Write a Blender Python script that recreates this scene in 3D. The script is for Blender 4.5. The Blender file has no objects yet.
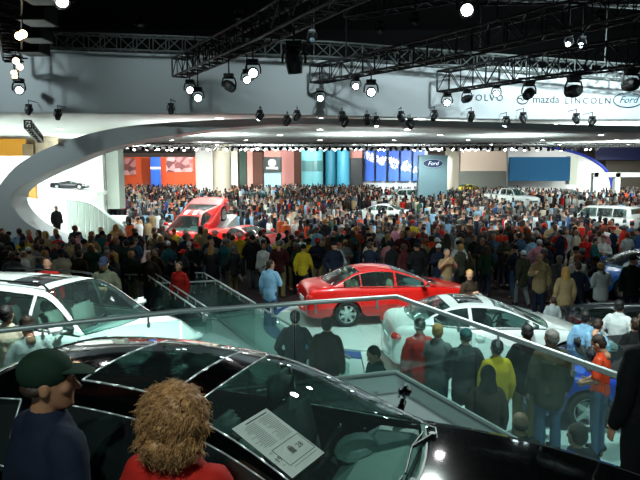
import bpy, bmesh, math, random
from mathutils import Vector, Matrix, noise
random.seed(7)
sc = bpy.context.scene
COL = sc.collection
PI = math.pi; V = Vector
# ------------------------------------------------------------------ camera
CAMZ = 4.2; FPX = 620.0; PITCH = math.atan(75/620)
cd = bpy.data.cameras.new('camera'); cam = bpy.data.objects.new('camera', cd); COL.objects.link(cam)
cd.sensor_width = 36; cd.lens = 36*FPX/640; cd.clip_end = 400; cd.clip_start = .05
cam.location = (0, 0, CAMZ); cam.rotation_euler = (PI/2-PITCH, 0, 0)
sc.camera = cam
# ------------------------------------------------------------------ world, exposure
w = bpy.data.worlds.new('world'); sc.world = w; w.use_nodes = True
bg = w.node_tree.nodes['Background']; bg.inputs[0].default_value = (.50, .72, .72, 1); bg.inputs[1].default_value = .09
vs = sc.view_settings; vs.view_transform = 'Standard'; vs.look = 'None'; vs.gamma = 1; vs.use_curve_mapping = False; vs.exposure = 0.0

def lamp(kind, loc, energy, color=(1, 1, 1), target=None, size=.2, spot=60, blend=.6, sx=None, sy=None, name='light'):
    l = bpy.data.lights.new(name, kind); l.energy = energy; l.color = color
    if kind == 'AREA':
        l.shape = 'RECTANGLE' if sx else 'DISK'; l.size = sx or size
        if sx: l.size_y = sy
    else: l.shadow_soft_size = size
    if kind == 'SPOT': l.spot_size = math.radians(spot); l.spot_blend = blend
    o = bpy.data.objects.new(name, l); COL.objects.link(o); o.location = loc
    if target is not None:
        o.rotation_euler = (Vector(target)-Vector(loc)).to_track_quat('-Z', 'Y').to_euler()
    return o
# hall lights in the bright part of the show, hung just under the ceiling
for y in (31, 42, 55, 70, 86):
    for k in (-1.2, -.4, .4, 1.2):
        lamp('SPOT', (k*y*.42, y, 6.15), 1350+y*30, (.93, 1, .97), (k*y*.42, y+1, 0), .25, 150, .5, name='hall_light')
# added fill spots floating over the crowd, aimed up to brighten the ceiling
for x, y in ((-18, 48), (-8, 44), (3, 44), (14, 46), (-22, 72), (-6, 68), (8, 68), (24, 62), (-4, 85), (20, 88), (-6, 33), (5, 33), (15, 34), (30, 56)):
    lamp('SPOT', (x, y, 3.4), 1300+y*15, (.88, 1, .97), (x, y+.5, 8), .3, 150, .8, name='ceiling_fill')
# washes on the bulkhead, strong on the signs at the right
for x, e in ((-13, 640), (-6, 640), (0, 620), (5.0, 950), (8.5, 2300), (12, 2500)):
    lamp('SPOT', (x*.93, 20.2, 8.6), e, (.80, .95, 1), (x, 25, 7.2), .15, 100, .9, name='bulkhead_wash')
# stage light on cars and floor
lamp('SPOT', (1.5, 12.5, 7.6), 2800, (.85, 1, .97), (2.0, 16, 0), .15, 62, .7, name='stage_spot')
lamp('SPOT', (2.5, 8.5, 7.8), 3000, (.82, 1, .97), (3.8, 12, 0), .15, 62, .7, name='stage_spot')
lamp('SPOT', (-2.5, 7.5, 7.6), 4800, (.85, 1, .97), (-3.6, 9.9, 1), .15, 56, .7, name='stage_spot')
lamp('SPOT', (-3, 13, 7.6), 700, (.8, 1, .97), (-1.5, 14.5, 0), .15, 70, .7, name='stage_spot')
lamp('SPOT', (4.5, 5.5, 7.8), 1500, (.82, 1, .97), (4.6, 8.6, 0), .15, 60, .7, name='stage_spot')
lamp('SPOT', (-5, 24, 6.2), 2200, (1, 1, .96), (-5, 27.5, 1), .12, 70, .6, name='stage_spot')  # added spot that brightens the two red sports cars
for x in (-6, 0, 7): lamp('SPOT', (x, 12, 9.0), 260, (1, .55, .4), (x, 14, 13), .15, 120, .8, name='roof_glow')  # dim reddish uplights added to bring out the roof beams
lamp('SPOT', (2.4, 11.2, 7.6), 2300, (.85, 1, .95), (.3, 3.3, 2.7), .16, 30, .7, name='deck_spot')
lamp('SPOT', (-1.0, -1.5, 8.2), 1000, (.80, 1, .95), (-.6, 3.0, 2.6), .12, 60, .7, name='stage_spot')
for x in (-13, -3, 8, 14):
    lamp('SPOT', (x, 17.5, 6.9), 330, (.9, 1, .95), (x, 20.5, 0), .2, 120, .7, name='crowd_spot')
lamp('SPOT', (1.0, 10.5, 7.6), 1100, (.82, 1, .98), (1.35, 5.9, 1.65), .15, 34, .8, name='deck_spot')  # extra spot added to brighten the deck floor
# inside of the curved arch, very bright
for x, y, z, e in ((-15.5, 31, 5.2, 1500), (-12.5, 34, 5.4, 1300), (-19, 40, 5.6, 1700)):
    lamp('SPOT', (x, y, z), e, (.95, 1, .97), (x-1, y+3, 1), .25, 150, .6, name='arch_light')
for x, y, e in ((16, 82, 9000), (27, 58, 6500), (36, 56, 3000), (-22, 66, 4200), (-17, 78, 5000), (-10.5, 60, 3800), (-4, 76, 2500), (3, 84, 3500), (-10, 84, 3000)):
    lamp('SPOT', (x, y-2, 5.6), e, (1, 1, .97), (x, y+12, 3.5), .25, 130, .8, name='booth_fill')  # added fill spots that brighten the booth walls and columns

# ------------------------------------------------------------------ projection helpers (a pixel as a ray, met with a real plane)
def ray(u, v):
    a, b = u-320, 240-v
    return Vector((a, FPX*math.cos(PITCH)+b*math.sin(PITCH), -FPX*math.sin(PITCH)+b*math.cos(PITCH)))
def atz(u, v, z):
    d = ray(u, v); t = (z-CAMZ)/d.z
    return Vector((d.x*t, d.y*t, z))
def aty(u, v, y):
    d = ray(u, v); t = y/d.y
    return Vector((d.x*t, y, CAMZ+d.z*t))
# ------------------------------------------------------------------ materials
def lin(c):
    return tuple((x/12.92 if x <= .04045 else ((x+.055)/1.055)**2.4) for x in c)
def hexc(h):
    return lin(tuple(int(h[i:i+2], 16)/255 for i in (0, 2, 4)))
MATS = {}
def mat(name, col, rough=.6, metal=0., emit=0., var=.12, scale=6., bump=0., coat=0., spec=.5):
    if name in MATS: return MATS[name]
    m = bpy.data.materials.new(name); m.use_nodes = True; nt = m.node_tree; b = nt.nodes['Principled BSDF']
    c = hexc(col) if isinstance(col, str) else col
    b.inputs['Roughness'].default_value = rough; b.inputs['Metallic'].default_value = metal
    b.inputs['Coat Weight'].default_value = coat; b.inputs['Coat Roughness'].default_value = .04
    b.inputs['Specular IOR Level'].default_value = spec
    tc = nt.nodes.new('ShaderNodeTexCoord'); n = nt.nodes.new('ShaderNodeTexNoise'); n.inputs['Scale'].default_value = scale
    n.inputs['Detail'].default_value = 3
    nt.links.new(tc.outputs['Object'], n.inputs['Vector'])
    mx = nt.nodes.new('ShaderNodeMix'); mx.data_type = 'RGBA'
    mx.inputs[6].default_value = tuple(x*(1-var) for x in c)+(1,); mx.inputs[7].default_value = tuple(min(1, x*(1+var)) for x in c)+(1,)
    nt.links.new(n.outputs['Fac'], mx.inputs[0]); nt.links.new(mx.outputs[2], b.inputs['Base Color'])
    if bump:
        bp = nt.nodes.new('ShaderNodeBump'); bp.inputs['Strength'].default_value = bump; bp.inputs['Distance'].default_value = .02
        nt.links.new(n.outputs['Fac'], bp.inputs['Height']); nt.links.new(bp.outputs[0], b.inputs['Normal'])
    if emit:
        b.inputs['Emission Color'].default_value = c+(1,); b.inputs['Emission Strength'].default_value = emit
    MATS[name] = m; return m
def glass_mat(name, tint, opac, rough=.01, ior=.05):
    if name in MATS: return MATS[name]
    m = bpy.data.materials.new(name); m.use_nodes = True; nt = m.node_tree; nt.nodes.clear()
    out = nt.nodes.new('ShaderNodeOutputMaterial')
    tr = nt.nodes.new('ShaderNodeBsdfTransparent'); tr.inputs[0].default_value = tint+(1,)
    gl = nt.nodes.new('ShaderNodeBsdfGlossy'); gl.inputs['Roughness'].default_value = rough; gl.inputs[0].default_value = (1, 1, 1, 1)
    df = nt.nodes.new('ShaderNodeBsdfDiffuse'); df.inputs[0].default_value = (.35, .5, .48, 1)
    lw = nt.nodes.new('ShaderNodeLayerWeight'); lw.inputs[0].default_value = .5
    pw = nt.nodes.new('ShaderNodeMath'); pw.operation = 'POWER'; pw.inputs[1].default_value = 5; nt.links.new(lw.outputs['Facing'], pw.inputs[0])
    fr = nt.nodes.new('ShaderNodeMath'); fr.operation = 'MULTIPLY_ADD'; fr.inputs[1].default_value = .92; fr.inputs[2].default_value = ior; nt.links.new(pw.outputs[0], fr.inputs[0])
    m0 = nt.nodes.new('ShaderNodeMixShader'); m0.inputs[0].default_value = opac
    nt.links.new(tr.outputs[0], m0.inputs[1]); nt.links.new(df.outputs[0], m0.inputs[2])
    m1 = nt.nodes.new('ShaderNodeMixShader'); nt.links.new(fr.outputs[0], m1.inputs[0])
    nt.links.new(m0.outputs[0], m1.inputs[1]); nt.links.new(gl.outputs[0], m1.inputs[2])
    nt.links.new(m1.outputs[0], out.inputs[0]); MATS[name] = m; return m
BLACK = mat('black_metal', '0c0f10', .5, .3, var=.3)
DARK = mat('dark_plastic', '14181a', .5, var=.2)
CHROME = mat('chrome', 'd8e0e0', .12, 1., var=.03)
STEEL = mat('brushed_steel', 'c3d0ce', .42, .55, var=.08, scale=30)
RUBBER = mat('rubber', '101213', .8, var=.2)
ALLOY = mat('alloy', 'c9d2d0', .3, .8, var=.05)
WHITE = mat('white_wall_paint', 'eef2ee', .6, var=.03, scale=.5)
LAMPW = mat('lamp_lens', (1, 1, 1), .3, emit=28, var=0)
LAMPC = mat('cool_lamp_lens', (.75, .95, 1), .3, emit=18, var=0)
LAMPO = mat('warm_lamp_lens', (1, .66, .38), .3, emit=9, var=0)
GLASS = glass_mat('railing_glass', (.80, .93, .90), .05)
CARGLASS = glass_mat('car_glass', (.50, .68, .64), .03)
TINT = glass_mat('dark_tinted_glass', (.16, .22, .21), .02)
SHIELD = glass_mat('green_tinted_windshield', (.52, .70, .64), .035)  # small diffuse share puts a teal haze into the glass
TRIMB = mat('bright_trim', 'dfe6e6', .28, .45, var=.03)
# ------------------------------------------------------------------ object helpers
def new(name, mesh=None, parent=None, loc=None, mats=None):
    o = bpy.data.objects.new(name, mesh); COL.objects.link(o)
    if parent: o.parent = parent
    if loc is not None: o.location = loc
    if mats and mesh and not mesh.materials:
        for m in (mats if isinstance(mats, (list, tuple)) else [mats]): mesh.materials.append(m)
    return o
def tag(o, label=None, cat=None, group=None, kind=None):
    if label: o['label'] = label
    if cat: o['category'] = cat
    if group: o['group'] = group
    if kind: o['kind'] = kind
    return o
def fin(bm, name, m, parent=None, loc=None, smooth=False, recalc=True):
    if recalc: bmesh.ops.recalc_face_normals(bm, faces=bm.faces)
    me = bpy.data.meshes.new(name); bm.to_mesh(me); bm.free()
    if smooth:
        for p in me.polygons: p.use_smooth = True
    return new(name, me, parent, loc, m)
def box(bm, c, s, rz=0, M=None, bev=0):
    mm = (M or Matrix.Translation(c) @ Matrix.Rotation(rz, 4, 'Z')) @ Matrix.Diagonal((*s, 1))
    r = bmesh.ops.create_cube(bm, size=1, matrix=mm)
    if bev:
        es = list({e for v in r['verts'] for e in v.link_edges})
        bmesh.ops.bevel(bm, geom=es, offset=bev, segments=2, affect='EDGES', profile=.6)
def tube(bm, pts, r, n=8, closed=False, caps=True):
    pts = [Vector(p) for p in pts]; N = len(pts); rr = r if isinstance(r, (list, tuple)) else [r]*N
    rings = []; up = None
    for i, p in enumerate(pts):
        a = pts[(i-1) % N] if (closed or i > 0) else p; b = pts[(i+1) % N] if (closed or i < N-1) else p
        t = (b-a)
        t = t.normalized() if t.length > 1e-9 else Vector((0, 0, 1))
        if up is None: up = Vector((0, 0, 1)) if abs(t.z) < .9 else Vector((0, 1, 0))
        s = t.cross(up)
        if s.length < 1e-4: s = t.cross(Vector((1, .1, 0)))
        s.normalize(); up = s.cross(t).normalized()
        rings.append([bm.verts.new(p+(s*math.cos(2*PI*k/n)+up*math.sin(2*PI*k/n))*rr[i]) for k in range(n)])
    for i in range(N if closed else N-1):
        A, B = rings[i], rings[(i+1) % N]
        for k in range(n): bm.faces.new((A[k], A[(k+1) % n], B[(k+1) % n], B[k]))
    if caps and not closed: bm.faces.new(rings[0][::-1]); bm.faces.new(rings[-1])
def lathe(bm, prof, n=24, M=None):
    rings = []
    for (r, z) in prof:
        rings.append([bm.verts.new((M or Matrix()) @ Vector((r*math.cos(2*PI*k/n), r*math.sin(2*PI*k/n), z))) for k in range(n)])
    for i in range(len(rings)-1):
        for k in range(n): bm.faces.new((rings[i][k], rings[i][(k+1) % n], rings[i+1][(k+1) % n], rings[i+1][k]))
    return rings
def prism(bm, poly, d, off=(0, 0, 0)):
    """poly: list of Vector outline; d: extrusion Vector"""
    o = Vector(off); a = [bm.verts.new(Vector(p)+o) for p in poly]; b = [bm.verts.new(Vector(p)+o+Vector(d)) for p in poly]
    n = len(a); bm.faces.new(a); bm.faces.new(b[::-1])
    for i in range(n): bm.faces.new((a[i], b[i], b[(i+1) % n], a[(i+1) % n]))
def ell(bm, c, r, M=None, u=12, v=8):
    mm = Matrix.Translation(c) @ (M or Matrix()) @ Matrix.Diagonal((*r, 1))
    bmesh.ops.create_uvsphere(bm, u_segments=u, v_segments=v, radius=1, matrix=mm)
def empty(name, loc=(0, 0, 0), rz=0, label=None, cat=None, group=None):
    o = new(name); o.location = loc; o.rotation_euler = (0, 0, rz); o.empty_display_size = .1
    return tag(o, label, cat, group)
def copy_tree(o, parent=None):
    c = o.copy(); COL.objects.link(c)
    if parent: c.parent = parent
    for ch in list(o.children): copy_tree(ch, c)
    return c
def text(body, size, m, parent, loc, rot, name='lettering', ext=.01, align='CENTER', shear=0, spacing=1):
    cu = bpy.data.curves.new(name, 'FONT'); cu.body = body; cu.size = size; cu.extrude = ext; cu.align_x = align; cu.align_y = 'CENTER'
    cu.shear = shear; cu.space_character = spacing; cu.resolution_u = 2
    t = bpy.data.objects.new(name, cu); COL.objects.link(t)
    dg = bpy.context.evaluated_depsgraph_get(); me = bpy.data.meshes.new_from_object(t.evaluated_get(dg))
    bpy.data.objects.remove(t); me.materials.clear(); me.materials.append(m)
    o = new(name, me, parent, loc); o.rotation_euler = rot
    return o
def remesh(bm, voxel, smooth=2, ratio=None):
    me = bpy.data.meshes.new('m'); bm.to_mesh(me); bm.free(); o = new('tmp', me)
    md = o.modifiers.new('r', 'REMESH'); md.mode = 'VOXEL'; md.voxel_size = voxel
    if smooth: s = o.modifiers.new('s', 'SMOOTH'); s.iterations = smooth; s.factor = .5
    if ratio: d = o.modifiers.new('d', 'DECIMATE'); d.ratio = ratio
    dg = bpy.context.evaluated_depsgraph_get(); r = bpy.data.meshes.new_from_object(o.evaluated_get(dg))
    bpy.data.objects.remove(o)
    for p in r.polygons: p.use_smooth = True
    return r
# ================================================================== STRUCTURE
def struct(name, bm, m, smooth=False): return tag(fin(bm, name, m, smooth=smooth), kind='structure')
b = bmesh.new(); box(b, (0, 57, -.05), (150, 130, .1)); struct('floor', b, mat('carpet_maroon', '2a1a1d', .95, var=.25, scale=3, bump=.2))
b = bmesh.new(); box(b, (0, 74, 6.45), (130, 97.4, .2)); struct('ceiling', b, mat('ceiling_white', 'd9dfdc', .85, var=.04, scale=.3))
b = bmesh.new(); box(b, (0, 17, 13.5), (120, 54, .2)); struct('ceiling_high', b, mat('ceiling_dark', '0a0d0d', .9, var=.4, scale=.6))
b = bmesh.new(); box(b, (0, 44, 10.0), (120, .3, 7)); struct('wall_upper', b, mat('upper_dark', '0b0e0e', .9, var=.3))
b = bmesh.new()
for k in range(9): box(b, (0, -2+k*3.4, 12.8), (80, .35, .8))
struct('trim_1', b, mat('ceiling_beam_rust', '5a2a22', .8, var=.3, scale=1))
# big grey bulkhead with a rounded lower lip
FY = 25.0
pl = [aty(-300, 52, FY), aty(60, 50, FY), aty(320, 60, FY), aty(1000, 84, FY), aty(1000, 119, FY), aty(500, 117.5, FY), aty(240, 112, FY), aty(-300, 109, FY)]
b = bmesh.new(); prism(b, pl, (0, .35, 0)); struct('wall_front', b, mat('bulkhead_grey', 'b4bcbc', .75, var=.04, scale=.4))
b = bmesh.new(); tube(b, [p+V((0, .1, 0)) for p in pl[4:][::-1]], .10, 10); struct('trim_2', b, mat('lip_grey', 'c6cfce', .5, var=.03), True)
for i, (y, x0, x1, z1, col) in enumerate(((112, -75, 75, 7, '9a8a78'),)):
    b = bmesh.new(); box(b, (0, y, 3.2), (150, .3, 6.5)); struct('wall_back', b, mat('wall_back', '8f8076', .8, var=.15, scale=.4))
b = bmesh.new(); box(b, (66, 60, 3.2), (.3, 104, 6.5)); struct('wall_right', b, mat('wall_right', '4c4239', .8))
b = bmesh.new(); box(b, (-66, 60, 3.2), (.3, 104, 6.5)); struct('wall_left', b, mat('wall_left', '6b5a3c', .8))
# dark slots in the white ceiling at the right
for i, (p0, p1, p2) in enumerate((((470, 152), (500, 149.5), (520, 154)), ((430, 147), (505, 143), (560, 150)), ((200, 134), (330, 131), (420, 134)))):
    pass
# round recessed downlights
dl = bmesh.new(); lathe(dl, [(.001, -.02), (.20, -.02), (.26, -.03), (.26, .0)], 14)
me_ring = bpy.data.meshes.new('housing'); dl.to_mesh(me_ring); dl.free(); me_ring.materials.append(mat('housing_white', 'dfe5e2', .5))
dl = bmesh.new(); bmesh.ops.create_circle(dl, cap_ends=True, radius=.18, segments=14, matrix=Matrix.Translation((0, 0, -.035)))
me_len = bpy.data.meshes.new('lens'); dl.to_mesh(me_len); dl.free(); me_len.materials.append(LAMPW)
proto = new('ceiling_light', me_ring, None, (0, 0, 6.35)); new('lens', me_len, proto)
tag(proto, 'small round downlight recessed in the white hall ceiling', 'ceiling light', 'round downlights in the white ceiling')
first = True
for j, y in enumerate((29, 33, 38, 45, 54, 66, 80)):
    for k in range(-5, 6):
        x = (k+.5*(j % 2))*(2.6+y*.07)
        if abs(x) > y*.52 or (x < -y*.30 and y < 34): continue
        o = proto if first else copy_tree(proto); first = False; o.location = (x, y, 6.35)

# ================================================================== CARS
def curve(kp):
    """smooth monotone interpolation through (x, v) key points"""
    xs = [k[0] for k in kp]; ys = [k[1] for k in kp]; n = len(kp)
    d = [(ys[i+1]-ys[i])/(xs[i+1]-xs[i]) for i in range(n-1)]
    m = [d[0]]+[0 if d[i-1]*d[i] <= 0 else 2*d[i-1]*d[i]/(d[i-1]+d[i]) for i in range(1, n-1)]+[d[-1]]
    def f(x):
        if x <= xs[0]: return ys[0]
        if x >= xs[-1]: return ys[-1]
        i = max(j for j in range(n-1) if xs[j] <= x); h = xs[i+1]-xs[i]; t = (x-xs[i])/h
        return (2*t**3-3*t*t+1)*ys[i]+(t**3-2*t*t+t)*h*m[i]+(-2*t**3+3*t*t)*ys[i+1]+(t**3-t*t)*h*m[i+1]
    return f
def frange(a, b, step):
    n = max(1, int(math.ceil((b-a)/step-1e-6))); return [a+(b-a)*i/n for i in range(n+1)]
SEDAN = dict(L=4.75, W=1.80, wb=2.75, H=1.43, R=.325, sill=.24,
    top=[(-2.37, .62), (-2.33, .88), (-2.1, .98), (-1.7, 1.0), (-.6, .96), (.8, .94), (1.2, .90), (1.9, .80), (2.25, .66), (2.37, .48)],
    ws=(1.0, -.15), roof=(-.95,), rg=-1.72, wins=[(-1.45, -1.02), (-.98, -.12), (-.06, .82)], rw=.56, mirror=.62, rim=7)
def wheel_mesh(R, wd, spokes, sunk=False):
    bm = bmesh.new()
    rr = R*.70
    lathe(bm, [(rr, -wd/2), (R*.93, -wd/2), (R*.985, -wd*.42), (R, -wd*.3), (R, wd*.3), (R*.985, wd*.42), (R*.93, wd/2), (rr, wd/2), (rr, -wd/2)], 32)
    me = bpy.data.meshes.new('tyre'); bmesh.ops.recalc_face_normals(bm, faces=bm.faces); bm.to_mesh(me); bm.free()
    for p in me.polygons: p.use_smooth = True
    me.materials.append(RUBBER)
    bm = bmesh.new()
    lathe(bm, [(rr*1.01, -wd*.45), (rr*1.01, wd*.47), (rr*.95, wd*.49), (rr*.90, wd*.40), (rr*.90, -wd*.4)], 32)
    for k in range(spokes):
        a = 2*PI*k/spokes; M = Matrix.Rotation(a, 4, 'Z')
        prism(bm, [M @ Vector(p) for p in ((rr*.12, -.045*R/.32, wd*.34), (rr*.93, -.028*R/.32, wd*.44), (rr*.93, .028*R/.32, wd*.44), (rr*.12, .045*R/.32, wd*.34))], (0, 0, -.035))
    lathe(bm, [(0.001, wd*.40), (rr*.16, wd*.40), (rr*.24, wd*.34), (rr*.24, wd*.1)], 18)
    mr = bpy.data.meshes.new('rim'); bmesh.ops.recalc_face_normals(bm, faces=bm.faces); bm.to_mesh(mr); bm.free(); mr.materials.append(ALLOY)
    bm = bmesh.new(); lathe(bm, [(.001, wd*.02), (rr*.62, wd*.02), (rr*.62, -.01)], 24)
    md = bpy.data.meshes.new('brake_disc'); bm.to_mesh(md); bm.free(); md.materials.append(STEEL)
    return me, mr, md
def car(name, label, cat, spec, paint, loc, rz, glass=CARGLASS, sunroof=None, trim=None, roofpaint=None, rails=False, seat='2a2c2c', group=None, detail=True, handles=None):
    S = dict(SEDAN); S.update(spec)
    root = empty(name, loc, rz, label, cat, group)
    L, W, H, R, sill = S['L'], S['W'], S['H'], S['R'], S['sill']; hw = W/2
    topf = curve(S['top']); xa, xb = S['top'][0][0], S['top'][-1][0]
    fw, rwx = S['wb']/2, -S['wb']/2
    xw0, xw1 = S['ws']; xr1 = S['roof'][0]; xr0 = S['rg']
    rwid = S['rw']; AR = R*1.17
    planf = curve([(xa, hw*.80), (xa+.08, hw*.88), (xa+.35, hw*.96), (rwx, hw), (fw-.2, hw), (fw+.2, hw*.985), (xb-.35, hw*.93), (xb-.08, hw*.80), (xb, hw*.70)])
    # stations
    xs = set()
    for a, b, st in ((xa, xa+.12, .03), (xa+.12, rwx-AR, .12), (rwx-AR, rwx+AR, .055), (rwx+AR, fw-AR, .14), (fw-AR, fw+AR, .055), (fw+AR, xb-.12, .12), (xb-.12, xb, .03)):
        if b > a: xs.update(round(q, 4) for q in frange(a, b, st))
    xs.update((xr0, xw0)); doors = S.get('doors', [(-1.0, -.09), (-.09, xw0-.02)]); [xs.update(d) for d in doors]
    xs = sorted(xs); xs = [x for i, x in enumerate(xs) if i == 0 or x-xs[i-1] > .004 or x in (xr0, xw0)]
    def sect(x):
        t = topf(x); wd = planf(x)
        lift = 0
        for c in (rwx, fw):
            if abs(x-c) < AR: lift = max(lift, math.sqrt(max(0, AR*AR-(x-c)**2))+R)
        e = max(0, 1-min(x-xa, xb-x)/.25); zb = sill+.05*e*e
        zz = max(zb, lift); t = max(t, zz+.06)
        sh = t-.06*min(1, (t-zb)/.5); mid = zb+.42*(t-zb); lo = zb+.08
        P = [(0, zb if not lift else zb), (wd*.72, zb), (wd*.73, max(zb, lift)), (wd*.985, max(zb+.01, lift)), (wd*1.0, max(lo, lift+.012)), (wd*1.0, max(mid, lift+.025)),
             (wd*.992, max(sh-.10*(t-zb), lift+.032)), (wd*.965, sh), (wd*.92, t-.015), (wd*.84, t+.004), (wd*.45, t+.028), (0, t+.035)]
        return P
    bm = bmesh.new(); rows = []
    for x in xs:
        P = sect(x); ring = [bm.verts.new((x, y, z)) for y, z in P]; ringm = [bm.verts.new((x, -y, z)) for y, z in P[1:-1]]
        rows.append((ring, ringm))
    skip_hood = {}; panels = {'hood': [], 'trunk_lid': [], 'door': []}
    fs = []
    for i in range(len(xs)-1):
        (A, Am), (B, Bm) = rows[i], rows[i+1]; xm = (xs[i]+xs[i+1])/2
        for k in range(len(A)-1):
            if k >= 8 and xr0+.02 < xm < xw0-.02: continue
            kind = None
            if k >= 9 and xm > xw0+.02 and xm < xb-.10: kind = 'hood'
            elif k >= 9 and xm < xr0-.02 and xm > xa+.10: kind = 'trunk_lid'
            if detail and 4 <= k <= 7 and any(a < xm < b for a, b in doors) and not any(abs(xm-c) < AR for c in (rwx, fw)): kind = 'door'
            fA = bm.faces.new((A[k], B[k], B[k+1], A[k+1]))
            g = lambda r, rm, q: rm[q-1] if 0 < q < len(r)-1 else r[q]
            fB = bm.faces.new((g(A, Am, k+1), g(B, Bm, k+1), g(B, Bm, k), g(A, Am, k)))
            if kind and detail:
                if kind == 'door':
                    di = [j for j, (a, b) in enumerate(doors) if a < xm < b][0]
                    panels.setdefault(('door', di, 0), []).append(fA); panels.setdefault(('door', di, 1), []).append(fB)
                else: panels[kind] += [fA, fB]
    for r in (rows[0], rows[-1]): bm.faces.new(r[0]+r[1][::-1])
    bmesh.ops.recalc_face_normals(bm, faces=bm.faces)
    pob = {}
    for key, faces in panels.items():
        if not faces: continue
        nm = key if isinstance(key, str) else key[0]
        b2 = bmesh.new(); vm = {}
        for f in faces:
            for v in f.verts:
                if v not in vm: vm[v] = b2.verts.new(v.co+v.normal*.0)
            b2.faces.new([vm[v] for v in f.verts])
        # dark shut line round the panel
        edges = [e for e in b2.edges if len(e.link_faces) == 1]
        po = fin(b2, nm, paint, root, smooth=True, recalc=False); pob[key] = po
        b3 = bmesh.new(); fset = set(faces); seen = set()
        for f in faces:
            for e in f.edges:
                if sum(1 for q in e.link_faces if q in fset) == 1 and e not in seen:
                    seen.add(e); a, b = e.verts; tube(b3, [a.co, b.co], .0035, 4)
        fin(b3, 'shut_line', DARK, po)
    for key, faces in panels.items():
        if faces: bmesh.ops.delete(bm, geom=faces, context='FACES_ONLY')
    body = fin(bm, 'body', paint, root, smooth=True, recalc=False)
    # greenhouse
    zr = H
    Tf = curve([(xr0, topf(xr0)+.01), (xr1, zr-.045), ((xr1+xw1)/2, zr), (xw1, zr-.035), (xw0, topf(xw0)+.01)]) if not S.get('boxy') else curve([(xr0, topf(xr0)+.01), (xr1, zr-.02), ((xr1+xw1)/2, zr), (xw1, zr-.03), (xw0, topf(xw0)+.01)])
    gx = set([xr0, xw0, xr1, xw1, xr0+.05, xr1-.04, xw1+.03, xw0-.04]); [gx.update(q) for q in S['wins']]
    if sunroof: gx.update(sunroof[:2])
    gx.update(frange(xr0, xw0, .11)); gx = sorted(gx); gx = [x for i, x in enumerate(gx) if i == 0 or x-gx[i-1] > .012 or any(abs(x-q) < 1e-6 for p in S['wins'] for q in p)]
    gx[-1] = xw0
    tv = [1, .975, .93, .75, .5, .25, 0]; sv = [0, .07, .5, .88, 1.0]
    def gsec(x):
        bz = topf(x)+.004; T = max(Tf(x), bz+.012); hB = planf(x)*S.get('hb', .90); q = (T-bz)/(zr-bz) if zr > bz else 0; q = min(1, max(0, q))
        e = .055*q; yt = hB+(rwid-hB)*(q**1.0)*.96; zt = T-e
        bul = 0
        if x > xw1: u = (x-xw1)/(xw0-xw1); bul = .05+S.get('bul', .16)*u
        elif x < xr1: u = (xr1-x)/(xr1-xr0); bul = -(.03+.10*u)
        P = [(x, hB+(yt-hB)*s-.0+.02*math.sin(PI*s)*q, bz+(zt-bz)*s) for s in sv]
        P += [(x+bul*(1-v*v), yt*v, zt+e*(1-v*v)) for v in tv[1:]]
        return P
    G = [gsec(x) for x in gx]
    groups = {}
    def quad(key, pts): groups.setdefault(key, []).append(pts)
    ns = len(sv)
    for i in range(len(gx)-1):
        xm = (gx[i]+gx[i+1])/2
        for k in range(len(G[0])-1):
            for sgn in (1, -1):
                pts = [Vector((p[0], p[1]*sgn, p[2])) for p in (G[i][k], G[i+1][k], G[i+1][k+1], G[i][k+1])]
                if sgn < 0: pts = pts[::-1]
                key = 'shell'
                if k < ns-1:
                    if 1 <= k <= 2:
                        for j, (a, b) in enumerate(S['wins']):
                            if a < xm < b: key = ('side_window', j, sgn)
                else:
                    inner = k >= ns+1
                    if inner and xw1+.03-1e-4 < xm < xw0-.0: key = 'windshield'
                    elif inner and xr0+.05 < xm < xr1-.04+1e-4: key = 'rear_window'
                    elif sunroof and sunroof[0] < xm < sunroof[1] and k >= ns+2 - (1 if sunroof[2] else 0): key = 'sunroof'
                quad(key, pts)
    def build(key, nm, m, off=0., edge=None, er=.006, par=None):
        b = bmesh.new(); vm = {}
        for pts in groups.get(key, []):
            vs = []
            for p in pts:
                kk = (round(p.x, 4), round(p.y, 4), round(p.z, 4))
                if kk not in vm: vm[kk] = b.verts.new(p)
                if vm[kk] not in vs: vs.append(vm[kk])
            if len(vs) > 2:
                try: b.faces.new(vs)
                except ValueError: pass
        b.normal_update()
        bmesh.ops.recalc_face_normals(b, faces=b.faces)
        segs = []
        for e in b.edges:
            if len(e.link_faces) == 1: segs.append((e.verts[0].co.copy(), e.verts[1].co.copy()))
        o = fin(b, nm, m, par or root, smooth=True, recalc=False)
        if edge:
            b = bmesh.new()
            for a, c in segs: tube(b, [a, c], er, 5)
            fin(b, 'window_trim', edge, o, smooth=True)
        return o
    tm = trim or DARK
    shell = build('shell', 'roof_shell', roofpaint or paint)
    build('windshield', 'windshield', S.get('wsglass', glass), edge=DARK if not S.get('wtrim') else S['wtrim'], er=S.get('er', .008))
    if 'rear_window' in groups: build('rear_window', 'rear_window', glass, edge=DARK, er=.008)
    if sunroof: build('sunroof', 'sunroof', TINT, edge=S.get('srtrim', tm), er=.006)
    for j in range(len(S['wins'])):
        for sg in (1, -1):
            if ('side_window', j, sg) in groups: build(('side_window', j, sg), 'side_window', glass, edge=tm, er=S.get('er', .007))
    # cabin
    b = bmesh.new(); x0, x1 = xr0+.10, xw0-.02
    box(b, ((x0+x1)/2, 0, sill+.08), (x1-x0, W*.84, .05)); fin(b, 'cabin_floor', DARK, root)
    sm = mat('seat_'+seat, seat, .7, var=.15, scale=12)
    rows_ = [(.18, .36), (.18, -.36)]+([(-.72, .36), (-.72, -.36)] if (xw1-xr1) > .5 else [])
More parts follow.
